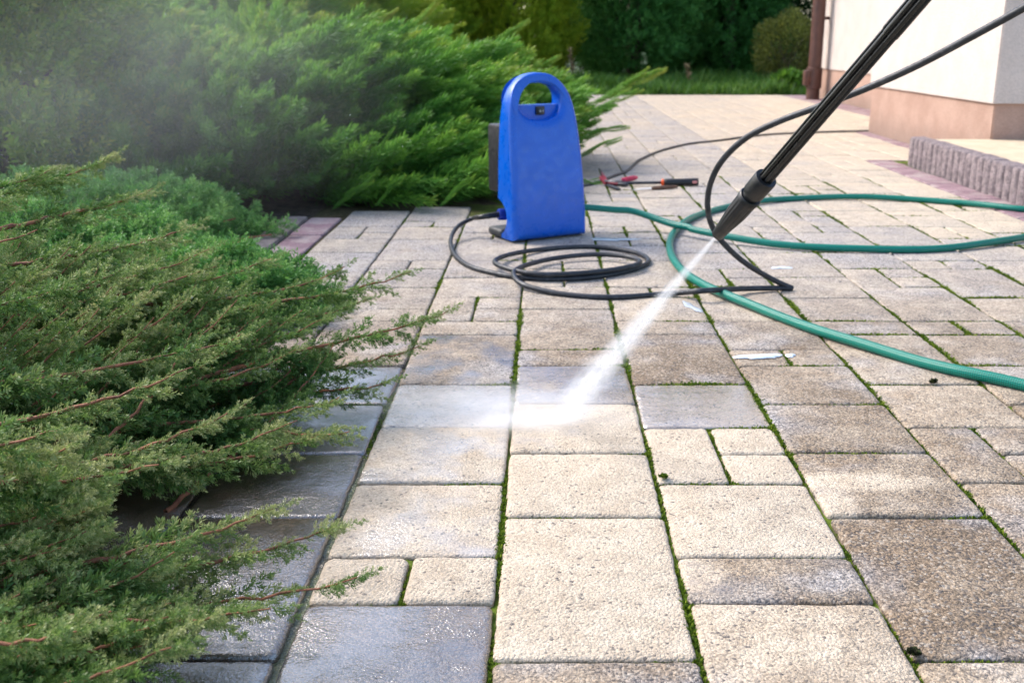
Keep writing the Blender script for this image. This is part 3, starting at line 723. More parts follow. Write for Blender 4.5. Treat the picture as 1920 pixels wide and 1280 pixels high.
puddle("foam_patch", (1466, 503), 0.020, 0.010, M_foam, "white foam streak beyond the bend of the black hose", "foam", "foam patches on the paving", 0.003, 3)
n_ = NT("puddle_water"); M_water = n_.done(n_.bsdf((0.42, 0.45, 0.48), 0.10, n_.bump(n_.noise(n_.pos(), 90, 3), 0.3, 0.003), Specular_IOR_Level=0.6))
puddle("water_puddle", (1150, 449), 0.055, 0.030, M_water, "pale shallow puddle at the right foot of the pressure washer", "puddle", None, 0.0015, 4)
puddle("water_puddle", (1296, 575), 0.012, 0.040, M_water, "narrow wet streak on the slab just left of the green hose", "puddle", None, 0.0015, 5, 0.2)
M_clod = leaf_mat("dark_moss_clod", [(0, (0.012, 0.012, 0.006)), (0.6, (0.03, 0.028, 0.012)), (1, (0.05, 0.07, 0.015))], 0.1, 0.9, 9)
def clod(px, py, s, label, mat=M_clod):
    c = G(px, py, 0.0)
    V = rng.normal(0, 1, (40, 3)); V /= np.linalg.norm(V, axis=1, keepdims=True); V = V * s * rng.uniform(0.2, 0.8, (40, 1)); V[:, 2] = np.abs(V[:, 2]) * 0.7
    o = tufts("moss_clod", [tuple(v) for v in V], s * 0.75, 4, mat, list(rng.uniform(0, 1, 40)), None, 1.6, 0.4)
    o.location = c + Vector((0, 0, 0.001)); return tag(o, label, "moss clod", "moss clods lying on the slabs")
clod(1750, 719, 0.0075, "dark moss clod on the slab below the green hose, larger of two")
clod(1737, 691, 0.005, "small dark moss clod touching the lower edge of the green hose")
clod(1244, 897, 0.0055, "green black moss clod by the joint right of the washed slabs", M_moss)
clod(1712, 1227, 0.006, "black moss clod at the slab corner near the lower right")
# fallen leaf
lf = bmesh.new(); N = 14
mid = [lf.verts.new((0.026 * (i / 6 - 0.5), 0, 0.004 * math.sin(i))) for i in range(7)]
for s in (1, -1):
    e = [lf.verts.new((0.026 * (i / 6 - 0.5), s * 0.010 * math.sin(math.pi * (i + 0.3) / 6.6), 0.006 + 0.003 * math.sin(i * 1.7))) for i in range(7)]
    for i in range(6): lf.faces.new((mid[i], mid[i + 1], e[i + 1], e[i]) if s < 0 else (mid[i], e[i], e[i + 1], mid[i + 1]))
leaf = bm_obj("fallen_leaf", lf, leaf_mat("orange_leaf", [(0, (0.5, 0.09, 0.015)), (1, (0.6, 0.13, 0.02))], 0.3)); leaf.location = Zc(541, 716, 1.52); leaf.rotation_euler = (0.8, 0.4, 0.9)
tag(leaf, "orange fallen leaf caught in the foreground juniper", "leaf")
# ================================================================== PLANTS
def nrm(v): return v / (np.linalg.norm(v, axis=-1, keepdims=True) + 1e-12)
def frames(d, roll=None, ref=(0, 0, 1.0)):
    d = nrm(d); r = np.broadcast_to(np.array(ref), d.shape)
    x = np.cross(r, d); bad = np.linalg.norm(x, axis=1) < 0.05
    x[bad] = np.cross(np.array([1.0, 0, 0]), d[bad]); x = nrm(x); y = np.cross(d, x)
    if roll is not None:
        c, s = np.cos(roll)[:, None], np.sin(roll)[:, None]; x, y = x * c + y * s, -x * s + y * c
    return np.stack([x, y, d], -1)           # columns
class Blades:
    """a cloud of thin leaf quads collected as arrays, linked as one mesh"""
    def __init__(s): s.V, s.T = [], []
    def add(s, b, d, side, L, W, t, bend=0.08):
        nn = np.cross(d, side); L = L[:, None]; W = W[:, None]
        m = b + d * L * 0.5 + nn * L * bend
        s.V.append(np.stack([b, m + side * W, b + d * L, m - side * W], 1).reshape(-1, 3).astype(np.float32)); s.T.append(np.repeat(t, 4).astype(np.float32))
    def place(s, tm, pos, fr, sc, tint, wsc=1.0):
        if len(pos) == 0: return
        b, d, sd_, L, W, t = tm; M, K = len(pos), len(b)
        rot = lambda v: np.einsum('mij,kj->mki', fr, v)
        B = pos[:, None, :] + rot(b) * sc[:, None, None]
        s.add(B.reshape(-1, 3), rot(d).reshape(-1, 3), rot(sd_).reshape(-1, 3), (sc[:, None] * L[None]).ravel(), (sc[:, None] * W[None] * wsc).ravel(),
              np.clip(tint[:, None] + t[None] + rng.uniform(-.06, .06, (M, K)), 0, 1).ravel())
    def link(s, name, mat, parent=None, base=(0, 0, 0)):
        V = np.concatenate(s.V) - np.array(base, dtype=np.float32); k = np.arange(len(V) // 4) * 4
        return link(name, np_mesh(name, V, np.stack([k, k + 1, k + 2, k + 3], -1), cols=np.concatenate(s.T)), mat, parent)
def needle_axis(n, length, nl, nw, ang, z0=0.0, tint0=-0.15, tint1=0.2, base=(0, 0, 0), axis=(0, 0, 1), taper=0.5):
    """needles spiralling round one axis"""
    t = np.linspace(z0, 1, n); a = np.arange(n) * 2.39996 + rng.uniform(0, 6.28)
    ax_ = nrm(np.array(axis, dtype=float)); Fm = frames(ax_[None])[0]
    rad = np.stack([np.cos(a), np.sin(a), 0 * a], -1) @ Fm.T
    ang = ang * (1 - 0.35 * t) + rng.normal(0, 0.12, n)
    d = nrm(rad * np.sin(ang)[:, None] + ax_ * np.cos(ang)[:, None] + rng.normal(0, .08, (n, 3)))
    side = nrm(np.cross(d, ax_ + rng.normal(0, .2, (n, 3))))
    L = nl * (1 - (1 - taper) * t ** 3) * rng.uniform(.8, 1.15, n)
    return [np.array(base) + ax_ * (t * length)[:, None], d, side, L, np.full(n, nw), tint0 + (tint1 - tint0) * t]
def merge(parts): return [np.concatenate([p[i] for p in parts]) for i in range(6)]
def tubes_obj(name, lst, mat, parent=None, base=(0, 0, 0), n=6):
    V, Q, off = [], [], 0
    for pts, rad in lst:
        v, q, _ = tube_arrays(pts, rad, n, off); V.append(v); Q.append(q); off += len(v)
    return link(name, np_mesh(name, np.concatenate(V) - np.array(base), np.concatenate(Q)), mat, parent)
def bark(name, a, b, sc=60):
    n = NT(name); P = n.pos()
    return n.done(n.bsdf(n.mix(n.ramp(n.noise(P, sc, 4, 0.65), 0.3, 0.7), a, b), 0.75, n.bump(n.noise(P, sc * 6, 3), 0.6, 0.002)))
M_redstem = bark("red_brown_twig", (0.14, 0.045, 0.022), (0.33, 0.12, 0.055))
M_bark = bark("grey_brown_bark", (0.06, 0.04, 0.028), (0.14, 0.10, 0.07), 30)

# ---- foreground juniper with long red stems
def fg_templates():
    out = []
    for k in range(6):
        ps = [needle_axis(40, 1.0, 0.135, 0.0165, 0.95, 0.03)]
        for j in range(7):
            t = 0.12 + 0.11 * j; a = j * 2.39996 + k; tilt = 0.75
            axd = np.array([math.cos(a) * math.sin(tilt), math.sin(a) * math.sin(tilt), math.cos(tilt)])
            ps.append(needle_axis(16, 0.36 * (1.05 - t), 0.125, 0.0155, 0.9, 0.1, 0.0, 0.25, (0, 0, t), axd))
        out.append(merge(ps))
    return out
FGT = fg_templates()
M_fgleaf = leaf_mat("grey_green_juniper_needles", [(0.0, (0.022, 0.075, 0.016)), (0.4, (0.065, 0.165, 0.034)), (0.7, (0.19, 0.295, 0.08)), (1.0, (0.43, 0.44, 0.19))], 0.34, 0.42, 3.0, 0.32)
fb = Blades(); fstems = []; drops = []
def fg_dome(x, y):
    return 0.265 * math.sqrt(max(0.0, 1 - ((x + 1.12) / 0.90) ** 2 - ((y - 1.20) / 0.76) ** 2))
def fg_branch(tip, az, L, z0, thick=1.0, dens=1.0, tint=0.0, lsc=1.0):
    d = np.array([math.cos(az), math.sin(az), 0.0]); perp = np.array([-d[1], d[0], 0])
    n = 26; t = np.linspace(0, 1, n); cv = rng.normal(0, 0.05)
    P = tip - d * L * (1 - t)[:, None]
    P[:, 2] = z0 + (tip[2] - z0) * t ** 1.05 + 0.02 * L * np.sin(np.pi * t) + 0.10 * L * t ** 4 + rng.normal(0, 0.0012, n)
    P += perp * (cv * L * np.sin(np.pi * t) + np.cumsum(rng.normal(0, 0.0012, n)))[:, None]
    fstems.append((P[: n], (0.0029 * thick) * (1 - t) ** 0.8 + 0.0006))
    T = nrm(np.gradient(P, axis=0)); cum = np.concatenate([[0], np.cumsum(np.linalg.norm(np.diff(P, axis=0), axis=1))])
    k = int(L * 0.9 / 0.0082 * dens); s = np.sort(rng.uniform(0.0, 0.985, k)) * cum[-1]
    pos = np.stack([np.interp(s, cum, P[:, i]) for i in range(3)], -1); tg = nrm(np.stack([np.interp(s, cum, T[:, i]) for i in range(3)], -1))
    u = s / cum[-1]
    Fm = frames(tg); side = np.where(np.arange(k) % 2 == 0, 1, -1)
    a = np.where(side > 0, 0.0, np.pi) + rng.normal(0, 0.75, k); a = np.where(np.sin(a) > 0.5, -a * 0.6, a)
    rad = Fm[:, :, 0] * np.cos(a)[:, None] + Fm[:, :, 1] * np.sin(a)[:, None]
    th = rng.normal(0.58, 0.15, k)
    dd = nrm(rad * np.sin(th)[:, None] + tg * np.cos(th)[:, None] + np.array([0, 0, 0.06]))
    ln = lsc * (0.024 + 0.058 * np.clip(1 - u, 0, 1) ** 0.7 * np.clip(u * 3.2, 0.4, 1)) * rng.uniform(0.6, 1.3, k)
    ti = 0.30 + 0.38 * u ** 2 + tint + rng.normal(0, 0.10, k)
    for j in range(6):
        m = np.arange(k) % 6 == j
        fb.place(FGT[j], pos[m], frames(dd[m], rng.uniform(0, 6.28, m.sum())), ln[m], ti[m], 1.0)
    # leading shoot: needles pressed to the stem
    lead = int(5 + L * 9); ls = np.linspace(0.30, 1.0, lead) * cum[-1]
    lp = np.stack([np.interp(ls, cum, P[:, i]) for i in range(3)], -1); lt = nrm(np.stack([np.interp(ls, cum, T[:, i]) for i in range(3)], -1))
    fb.place(FGT[0], lp, frames(lt, rng.uniform(0, 6.28, lead)), np.full(lead, 0.030), np.full(lead, 0.55 + tint))
    m = rng.random(k) < 0.22
    for p, q, l in zip(pos[m], dd[m], ln[m]): drops.append(p + q * l * rng.uniform(0.4, 1.02) - np.array([0, 0, 0.001]))
cnt = 0
# outer layer and two layers inside it
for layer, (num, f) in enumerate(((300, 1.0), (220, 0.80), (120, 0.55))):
    c = 0
    while c < num:
        x, y = rng.uniform(-1.75, -0.17), rng.uniform(0.42, 2.25)
        hd = fg_dome(x, y)
        if hd <= 0.02: continue
        if x < -1.25 and rng.random() < 0.6: continue
        lim = max(-0.37 - max(0.0, 1.40 - y) * 0.75, -0.55)
        if x > lim and y < 1.45: continue
        if y > 1.55 and x > -0.40 - 0.5 * (y - 1.55): continue
        if y < 0.98 and rng.random() < 0.25: continue
        ang_y = (y - 0.75) / 1.3
        az = R(26 + 42 * min(1, max(-0.5, ang_y)) + rng.normal(0, 14))
        tip = np.array([x, y, max(0.02, hd * f * rng.uniform(0.90, 1.10) + 0.012)])
        L = rng.uniform(0.26, 0.50)
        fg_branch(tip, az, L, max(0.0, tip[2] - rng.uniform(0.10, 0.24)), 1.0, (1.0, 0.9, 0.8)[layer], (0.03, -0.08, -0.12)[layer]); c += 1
# the long shoots that reach out over the paving, in the photo's places
LONG = [((842, 630), .10, 38, .42), ((790, 690), .055, 22, .38), ((735, 755), .035, -6, .34), ((770, 550), .13, 30, .40), ((650, 545), .16, 26, .40), ((690, 600), .12, 16, .34),
        ((660, 855), .05, -12, .34), ((640, 790), .07, 8, .36), ((600, 860), .05, 5, .30), ((430, 842), .16, 6, .36), ((365, 750), .20, 24, .36), ((460, 700), .19, 26, .46),
        ((675, 1168), .045, -10, .46), ((640, 1052), .075, 20, .36), ((520, 1012), .10, 24, .30), ((510, 1210), .05, -4, .34), ((430, 1230), .10, -14, .34), ((300, 950), .17, -8, .38),
        ((240, 560), .27, 26, .36), ((225, 320), .34, 62, .30), ((110, 345), .34, 55, .26), ((300, 385), .29, 50, .28), ((370, 460), .25, 38, .34), ((395, 510), .23, 34, .36), ((410, 545), .21, 30, .38), ((510, 530), .19, 30, .40),
        ((120, 870), .22, 0, .30), ((125, 905), .19, -14, .28), ((560, 840), .08, 10, .34), ((80, 480), .31, 40, .3), ((20, 420), .33, 45, .3), ((610, 640), .13, 20, .36), ((560, 700), .11, 14, .34), ((150, 1245), .14, -10, .26)]
for (px, py), z, a, L in LONG:
    tip = np.array(G(px, py, z)); fg_branch(tip, R(a), L, max(0.02, z - rng.uniform(-0.02, 0.03)), 1.15, 1.05, 0.10, 1.05)
for k in range(120):
    if k < 75: px, py, z, az, L = rng.uniform(-60, 190), rng.uniform(870, 1070), rng.uniform(0.03, 0.13), rng.normal(4, 14), rng.uniform(0.20, 0.30)
    else: px, py, z, az, L = rng.uniform(-40, 340), rng.uniform(1060, 1300), rng.uniform(0.03, 0.12), rng.normal(-2, 14), rng.uniform(0.20, 0.30)
    tip = np.array(G(px, py, z)); fg_branch(tip, R(az), L, max(0.0, tip[2] - rng.uniform(0.0, 0.06)), 0.8, 0.95, rng.normal(0, .05))
FGB = (-0.95, 1.3, 0.0)
fgj = tag(empty("juniper_shrub", FGB), "large foreground juniper with grey green needles on long red stems reaching over the wet paving", "juniper")
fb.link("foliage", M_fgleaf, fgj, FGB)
for k in range(9):
    a = rng.uniform(-0.4, 1.2); p0 = np.array([-1.15 + rng.normal(0, .06), 1.15 + rng.normal(0, .12), -0.02]); L = rng.uniform(.22, .42)
    t = np.linspace(0, 1, 10)[:, None]; pts = p0 + t * L * np.array([math.cos(a), math.sin(a), 0.0]) + np.array([0, 0, 1]) * 0.16 * np.sin(t * 1.7)
    fstems.append((pts, 0.011 * (1 - t[:, 0] * 0.7)))
tubes_obj("stem", fstems, M_redstem, fgj, FGB)
# water drops hanging on the shoots
def drops_mesh(name, pts, rad, parent=None, base=(0, 0, 0)):
    bm = bmesh.new(); bmesh.ops.create_icosphere(bm, subdivisions=1, radius=1.0); bm.verts.ensure_lookup_table()
    v = np.array([x.co for x in bm.verts]); f = np.array([[q.index for q in p.verts] for p in bm.faces]); bm.free()
    P = np.array(pts); r = rad * rng.uniform(0.5, 1.2, len(P))
    V = (P[:, None, :] + v[None] * r[:, None, None]).reshape(-1, 3) - np.array(base); T = (f[None] + (np.arange(len(P)) * len(v))[:, None, None]).reshape(-1, 3)
    n = NT(name + "_water"); m = n.done(n.bsdf((0.95, 0.97, 1.0), 0.03, Transmission_Weight=0.75, IOR=1.33))
    return link(name, np_mesh(name, V, None, T), m, parent)
dr = drops_mesh("water_drop", drops[:2600], 0.00125, fgj, FGB); dr['kind'] = 'stuff'

# ---- generic dome shrub
def dome_points(n, c, rx, ry, h, shell=(0.75, 1.0), lump=0.0, lf=6.0, zmin=0.02, jag=None):
    out, nor = [], []
    u = rng.uniform(0, 2 * np.pi, n); cz = rng.uniform(zmin, 1, n); s = np.sqrt(1 - cz ** 2)
    d = np.stack([np.cos(u) * s, np.sin(u) * s, cz], -1)
    q = rng.uniform(shell[0], shell[1], n)
    l = 1 + lump * (np.sin(d[:, 0] * lf + c[0] * 3) * np.sin(d[:, 1] * lf * 1.13 + 1) + 0.6 * np.sin(d[:, 2] * lf * 1.7 + d[:, 0] * lf * 1.3 + 2) + 0.5 * np.sin((d[:, 0] - d[:, 1]) * lf * 2.3))
    P = d * (q * l)[:, None] * np.array([rx, ry, h]) + np.array(c)
    N = nrm(d / np.array([rx, ry, h]))
    return P, N, d
# ---- creeping juniper mound
def tuft_templates():
    out = []
    for k in range(4):
        ps = [needle_axis(20, 0.8, 0.26, 0.035, 0.8, 0.05, -0.1, 0.2)]
        for j in range(5):
            a = j * 2.4 + k; tl = 0.8
            ps.append(needle_axis(10, 0.5, 0.24, 0.033, 0.8, 0.1, -0.05, 0.22, (0, 0, 0.15 + 0.1 * j), (math.cos(a) * math.sin(tl), math.sin(a) * math.sin(tl), math.cos(tl))))
        out.append(merge(ps))
    return out
TT = tuft_templates()
M_creep = leaf_mat("fresh_green_creeping_needles", [(0, (0.035, 0.13, 0.028)), (0.5, (0.115, 0.31, 0.07)), (1, (0.32, 0.52, 0.15))], 0.35, 0.5, 4.0, 0.3)
cb = Blades()
for (c, rx, ry, h, n) in (((-1.36, 2.80, 0), 0.50, 0.46, 0.165, 4000), ((-1.14, 2.42, 0), 0.30, 0.30, 0.135, 1800), ((-0.77, 2.10, 0), 0.28, 0.19, 0.115, 1700), ((-1.75, 2.35, 0), 0.5, 0.5, 0.19, 2000)):
    P, N, d = dome_points(n, c, rx, ry, h, (0.72, 1.0), 0.17, 9.0)
    D = nrm(N * np.array([1, 1, 0.8]) + np.array([0.55, 0.0, 0.25]) + rng.normal(0, 0.28, (n, 3)))
    for j in range(4):
        m = np.arange(n) % 4 == j
        cb.place(TT[j], P[m], frames(D[m], rng.uniform(0, 6.28, m.sum())), rng.uniform(0.034, 0.060, m.sum()), 0.42 + rng.normal(0, 0.12, m.sum()))
CRB = (-1.2, 2.55, 0)
crj = tag(empty("creeping_juniper", CRB), "low bright green creeping juniper mound beside the purple brick border", "juniper")
cb.link("foliage", M_creep, crj, CRB)
def stems_from(base, c, rx, ry, h, n, r0=0.012):
    L = []
    for k in range(n):
        a = rng.uniform(0, 6.28); e = rng.uniform(0.15, 0.9); end = np.array(c) + np.array([math.cos(a) * rx * .85 * math.cos(e), math.sin(a) * ry * .85 * math.cos(e), h * .85 * math.sin(e)])
        p0 = np.array([base[0] + rng.normal(0, .05), base[1] + rng.normal(0, .05), -0.03]); t = np.linspace(0, 1, 8)[:, None]
        mid_ = (p0 + end) / 2 + np.array([0, 0, 0.15 * h])
        L.append((p0 * (1 - t) ** 2 + 2 * mid_ * t * (1 - t) + end * t ** 2, r0 * (1 - 0.8 * t[:, 0])))
    return L
tubes_obj("stem", stems_from(CRB, (-1.25, 2.55, 0), 0.7, 0.6, 0.18, 26, 0.008), M_redstem, crj, CRB)

# ---- plume (feathery spreading juniper shoots)
def plume_templates(nb=36, spread=0.40, bl=0.24, nbl=10, thread=0.14, w=0.0056, tipg=0.30):
    out = []
    for k in range(5):
        ps = []
        for j in range(nb):
            t = 0.06 + 0.92 * j / (nb - 1); a = j * 2.39996 + k * 1.3; tl = spread * (1.05 - 0.5 * t)
            flat = np.array([math.cos(a), 0.55 * math.sin(a), 0]); axd = nrm(flat * math.sin(tl) + np.array([0, 0, math.cos(tl)]))
            ps.append(needle_axis(nbl, bl * (1 - t) ** 0.7 + 0.07, thread * (1 - 0.35 * t), w, 0.42, 0.0, -0.12 + tipg * t * t, 0.12 + tipg * t * t, (0.03 * math.sin(t * 3 + k), 0, t * 0.92), axd, 0.7))
        out.append(merge(ps))
    return out
PT = plume_templates()
def plume_shrub(name, label, cat, c, rx, ry, h, num, mat, size, lean=(0.5, -0.1, 0.25), tint=0.35, shells=((0.9, 1.0, 1.0), (0.6, 0.85, 0.5)), lump=0.08, tips=0.0, extra=None, up=0.3):
    B = Blades(); c = np.array(c)
    for q0, q1, fnum in shells:
        n = int(num * fnum); P, N, d = dome_points(n, c, rx, ry, h, (q0, q1), lump, 6.5)
        hz = np.stack([d[:, 0], d[:, 1], 0 * d[:, 0]], -1)
        D = nrm(N * 0.35 + nrm(hz) * 0.65 + np.array(lean) + np.array([0, 0, up]) * (1 - d[:, 2:3]) + rng.normal(0, 0.20, (n, 3)))
        sc = rng.uniform(size[0], size[1], n); P = P - D * sc[:, None] * 0.55; P[:, 2] = np.maximum(P[:, 2], 0.0)
        ti = tint + rng.normal(0, 0.08, n) + tips * np.clip(d[:, 2], 0, 1)
        for j in range(5):
            m = np.arange(n) % 5 == j
            B.place(PT[j], P[m], frames(D[m], rng.normal(0, 0.5, m.sum())), sc[m], ti[m])
    if extra:
        for (p0, p1, tn) in extra:           # single long shoots: start, tip, tint
            p0, p1 = np.array(p0), np.array(p1); L = np.linalg.norm(p1 - p0); dv = (p1 - p0) / L; k = 9
            t = np.linspace(0, 0.72, k); Pp = p0 + dv * (t * L)[:, None] + np.array([0, 0, 0.06 * L]) * np.sin(np.pi * t)[:, None]
            Dd = nrm(dv + rng.normal(0, .10, (k, 3))); B.place(PT[0], Pp, frames(Dd, rng.normal(0, .4, k)), L * (0.42 - 0.18 * t), np.full(k, tn))
            B.place(PT[1], (p0 + dv * L * 0.6)[None], frames(dv[None]), np.array([L * 0.42]), np.array([tn + 0.2]))
    root = tag(empty(name, tuple(c)), label, cat)
    B.link("foliage", mat, root, tuple(c))
    tubes_obj("stem", stems_from(c, c, rx, ry, h, 24, 0.018), M_bark, root, tuple(c))
    return root
M_mid = leaf_mat("deep_green_juniper", [(0, (0.030, 0.115, 0.020)), (0.4, (0.085, 0.26, 0.038)), (0.7, (0.19, 0.39, 0.05)), (1, (0.34, 0.38, 0.06))], 0.38, 0.5, 1.4, 0.3)
def Zp(px, py, zc): return tuple(Zc(px, py, zc))
mid_extra = [(Zp(1090, 205, 4.9), Zp(1246, 134, 4.7), 0.62), (Zp(1080, 225, 4.7), Zp(1205, 170, 4.6), 0.55), (Zp(1080, 260, 4.4), Zp(1180, 240, 4.4), 0.38), (Zp(1070, 300, 4.3), Zp(1165, 262, 4.2), 0.35),
             (Zp(880, 120, 5.2), Zp(992, 42, 5.1), 0.72), (Zp(880, 140, 5.0), Zp(968, 82, 4.9), 0.65), (Zp(960, 160, 5.0), Zp(1052, 108, 4.9), 0.60), (Zp(720, 110, 5.4), Zp(822, 8, 5.3), 0.75), (Zp(760, 130, 5.2), Zp(870, 78, 5.1), 0.65),
             (Zp(640, 100, 5.6), Zp(745, 20, 5.5), 0.7), (Zp(1060, 340, 3.9), Zp(1128, 345, 3.8), 0.35), (Zp(700, 300, 3.5), Zp(740, 240, 3.45), 0.4), (Zp(600, 330, 3.4), Zp(650, 270, 3.35), 0.38), (Zp(700, 390, 3.4), Zp(760, 330, 3.3), 0.36), (Zp(620, 395, 3.4), Zp(700, 340, 3.3), 0.42), (Zp(820, 390, 3.4), Zp(890, 330, 3.3), 0.36)]
plume_shrub("spreading_juniper", "wide spreading deep green juniper with feathery shoots behind the washer", "juniper", (-1.12, 4.75, 0), 1.22, 1.36, 0.56, 1500, M_mid, (0.26, 0.54), (0.75, -0.10, 0.16), 0.30, extra=mid_extra, tips=0.08)
plume_shrub("spreading_juniper", "hazy spreading juniper at the left, half veiled by the drifting spray", "juniper", (-2.25, 4.35, 0), 1.05, 1.15, 0.86, 900, M_mid, (0.24, 0.44), (0.35, -0.25, 0.15), 0.42)
plume_shrub("spreading_juniper", "tall pale green juniper behind the veiled juniper at the top left", "juniper", (-2.6, 6.6, 0), 1.7, 1.2, 1.45, 520, M_mid, (0.35, 0.65), (0.35, -0.25, 0.25), 0.50, tips=0.15)
M_gold = leaf_mat("golden_green_conifer", [(0, (0.06, 0.16, 0.02)), (0.4, (0.20, 0.36, 0.035)), (0.75, (0.33, 0.44, 0.045)), (1, (0.55, 0.54, 0.07))], 0.42, 0.5, 1.8, 0.25)
plume_shrub("golden_juniper", "golden tipped juniper rising behind the green junipers left of the column thuja", "juniper", (-1.42, 7.3, 0), 0.72, 0.8, 1.10, 420, M_gold, (0.30, 0.55), (0.45, -0.2, 0.35), 0.40, tips=0.15)

# ---- flat spray conifers (thuja), columns and domes
def spray_templates(n=11, m=5, w=0.030):
    out = []
    for k in range(4):
        ps = []
        for j in range(n):
            t = j / (n - 1); sgn = 1 if j % 2 else -1; tl = 0.75 * (1 - 0.4 * t) * sgn + rng.normal(0, .1)
            axd = np.array([math.sin(tl), 0.10 * rng.normal(), math.cos(tl)])
            ps.append(needle_axis(m, 0.42 * (1 - 0.6 * t), 0.20, w, 0.5, 0.0, -0.1, 0.18, (0, 0.06 * math.sin(3 * t), 0.9 * t), axd))
        out.append(merge(ps))
    return out
ST_ = spray_templates()
def conifer(name, label, cat, c, r, h, num, mat, size, shape=0.5, tint=0.4, group=None, droop=0.0, lump=0.10, inner=0.5):
    B = Blades(); c = np.array(c, dtype=float)
    for f, (q0, q1) in ((1.0, (0.88, 1.02)), (inner, (0.5, 0.85))):
        n = int(num * f); t = rng.uniform(0.0, 1.0, n) ** 0.9; a = rng.uniform(0, 2 * np.pi, n)
        prof = np.clip((1 - t) ** shape * np.clip(0.55 + t * 4, 0, 1), 0.02, 1)
        l = 1 + lump * (np.sin(a * 5 + t * 9 + c[0]) + np.sin(a * 9 - t * 17) * 0.7 + np.sin(t * 40 + a * 3) * 0.5)
        rr = r * prof * l * rng.uniform(q0, q1, n)
        P = c + np.stack([np.cos(a) * rr, np.sin(a) * rr, 0.06 + t * h * 0.97], -1)
        D = nrm(np.stack([np.cos(a), np.sin(a), 0.75 - droop + 0 * a], -1) + rng.normal(0, 0.30, (n, 3)))
        sc = rng.uniform(size[0], size[1], n); P = P - D * sc[:, None] * 0.5
        for j in range(4):
            m = np.arange(n) % 4 == j
            B.place(ST_[j], P[m], frames(D[m], rng.uniform(-1.0, 1.0, m.sum()) + np.pi / 2), sc[m], tint + rng.normal(0, 0.12, m.sum()))
    root = tag(empty(name, tuple(c)), label, cat, group)
    B.link("crown", mat, root, tuple(c))
    tr = [(np.array([[0, 0, z * h] for z in np.linspace(-0.02, 0.92, 9)]) + c + rng.normal(0, .006, (9, 3)), 0.075 * r / 0.6 * (1 - np.linspace(0, 0.85, 9)))]
    for k in range(16):
        z = rng.uniform(0.08, 0.8) * h; a = rng.uniform(0, 6.28); L = r * 0.75 * (1 - z / h) ** shape; t = np.linspace(0, 1, 6)[:, None]
        tr.append((c + np.array([0, 0, z]) + t * L * np.array([math.cos(a), math.sin(a), 0.5]), 0.02 * (1 - 0.8 * t[:, 0])))
    tubes_obj("trunk", tr, M_bark, root, tuple(c))
    return root
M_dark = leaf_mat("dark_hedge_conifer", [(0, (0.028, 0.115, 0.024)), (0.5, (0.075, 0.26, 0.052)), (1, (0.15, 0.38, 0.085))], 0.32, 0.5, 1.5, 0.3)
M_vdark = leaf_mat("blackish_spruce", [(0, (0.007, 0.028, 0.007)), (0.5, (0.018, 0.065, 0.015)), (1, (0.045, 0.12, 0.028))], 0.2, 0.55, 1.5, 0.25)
M_lime = leaf_mat("yellow_green_thuja", [(0, (0.10, 0.20, 0.015)), (0.5, (0.32, 0.47, 0.03)), (1, (0.55, 0.62, 0.05))], 0.48, 0.5, 1.5, 0.25)
conifer("thuja_bush", "yellow green thuja bush at the far left edge above the creeping juniper", "thuja", (-1.98, 3.70, 0), 0.62, 1.25, 1700, M_gold, (0.12, 0.22), 0.42, 0.50)
conifer("column_thuja", "yellow green column thuja behind the pressure washer handle", "thuja", (-0.42, 14.3, 0), 0.86, 3.2, 3000, M_lime, (0.16, 0.30), 0.35, 0.62)
conifer("column_thuja", "shaded column thuja between the golden juniper and the yellow green column", "thuja", (-1.75, 13.4, 0), 0.85, 3.0, 1800, M_lime, (0.18, 0.32), 0.35, 0.45)
conifer("hedge_tree", "dark green hedge conifer right of the yellow green column thuja", "conifer", (1.30, 15.2, 0), 0.98, 3.4, 3200, M_dark, (0.18, 0.32), 0.30, 0.62, droop=0.5)
conifer("hedge_tree", "dark green hedge conifer rising right behind the olive bush", "conifer", (2.75, 15.6, 0), 0.85, 3.2, 2400, M_dark, (0.18, 0.32), 0.30, 0.35, droop=0.5)
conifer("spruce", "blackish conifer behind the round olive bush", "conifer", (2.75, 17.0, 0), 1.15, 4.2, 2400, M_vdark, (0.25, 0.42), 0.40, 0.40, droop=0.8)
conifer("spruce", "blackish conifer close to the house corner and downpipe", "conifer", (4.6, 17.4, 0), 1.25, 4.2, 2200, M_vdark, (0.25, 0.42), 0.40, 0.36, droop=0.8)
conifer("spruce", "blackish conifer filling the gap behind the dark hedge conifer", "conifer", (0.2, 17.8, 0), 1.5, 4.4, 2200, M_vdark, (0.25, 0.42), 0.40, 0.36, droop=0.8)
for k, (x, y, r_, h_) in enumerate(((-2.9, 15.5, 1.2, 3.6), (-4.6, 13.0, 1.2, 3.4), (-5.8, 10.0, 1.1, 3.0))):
    conifer("spruce", "dark conifer hidden behind the junipers on the left", "conifer", (x, y, 0), r_, h_, 1400, M_vdark, (0.28, 0.45), 0.45, 0.45, "dark conifers behind the left junipers", droop=0.6)

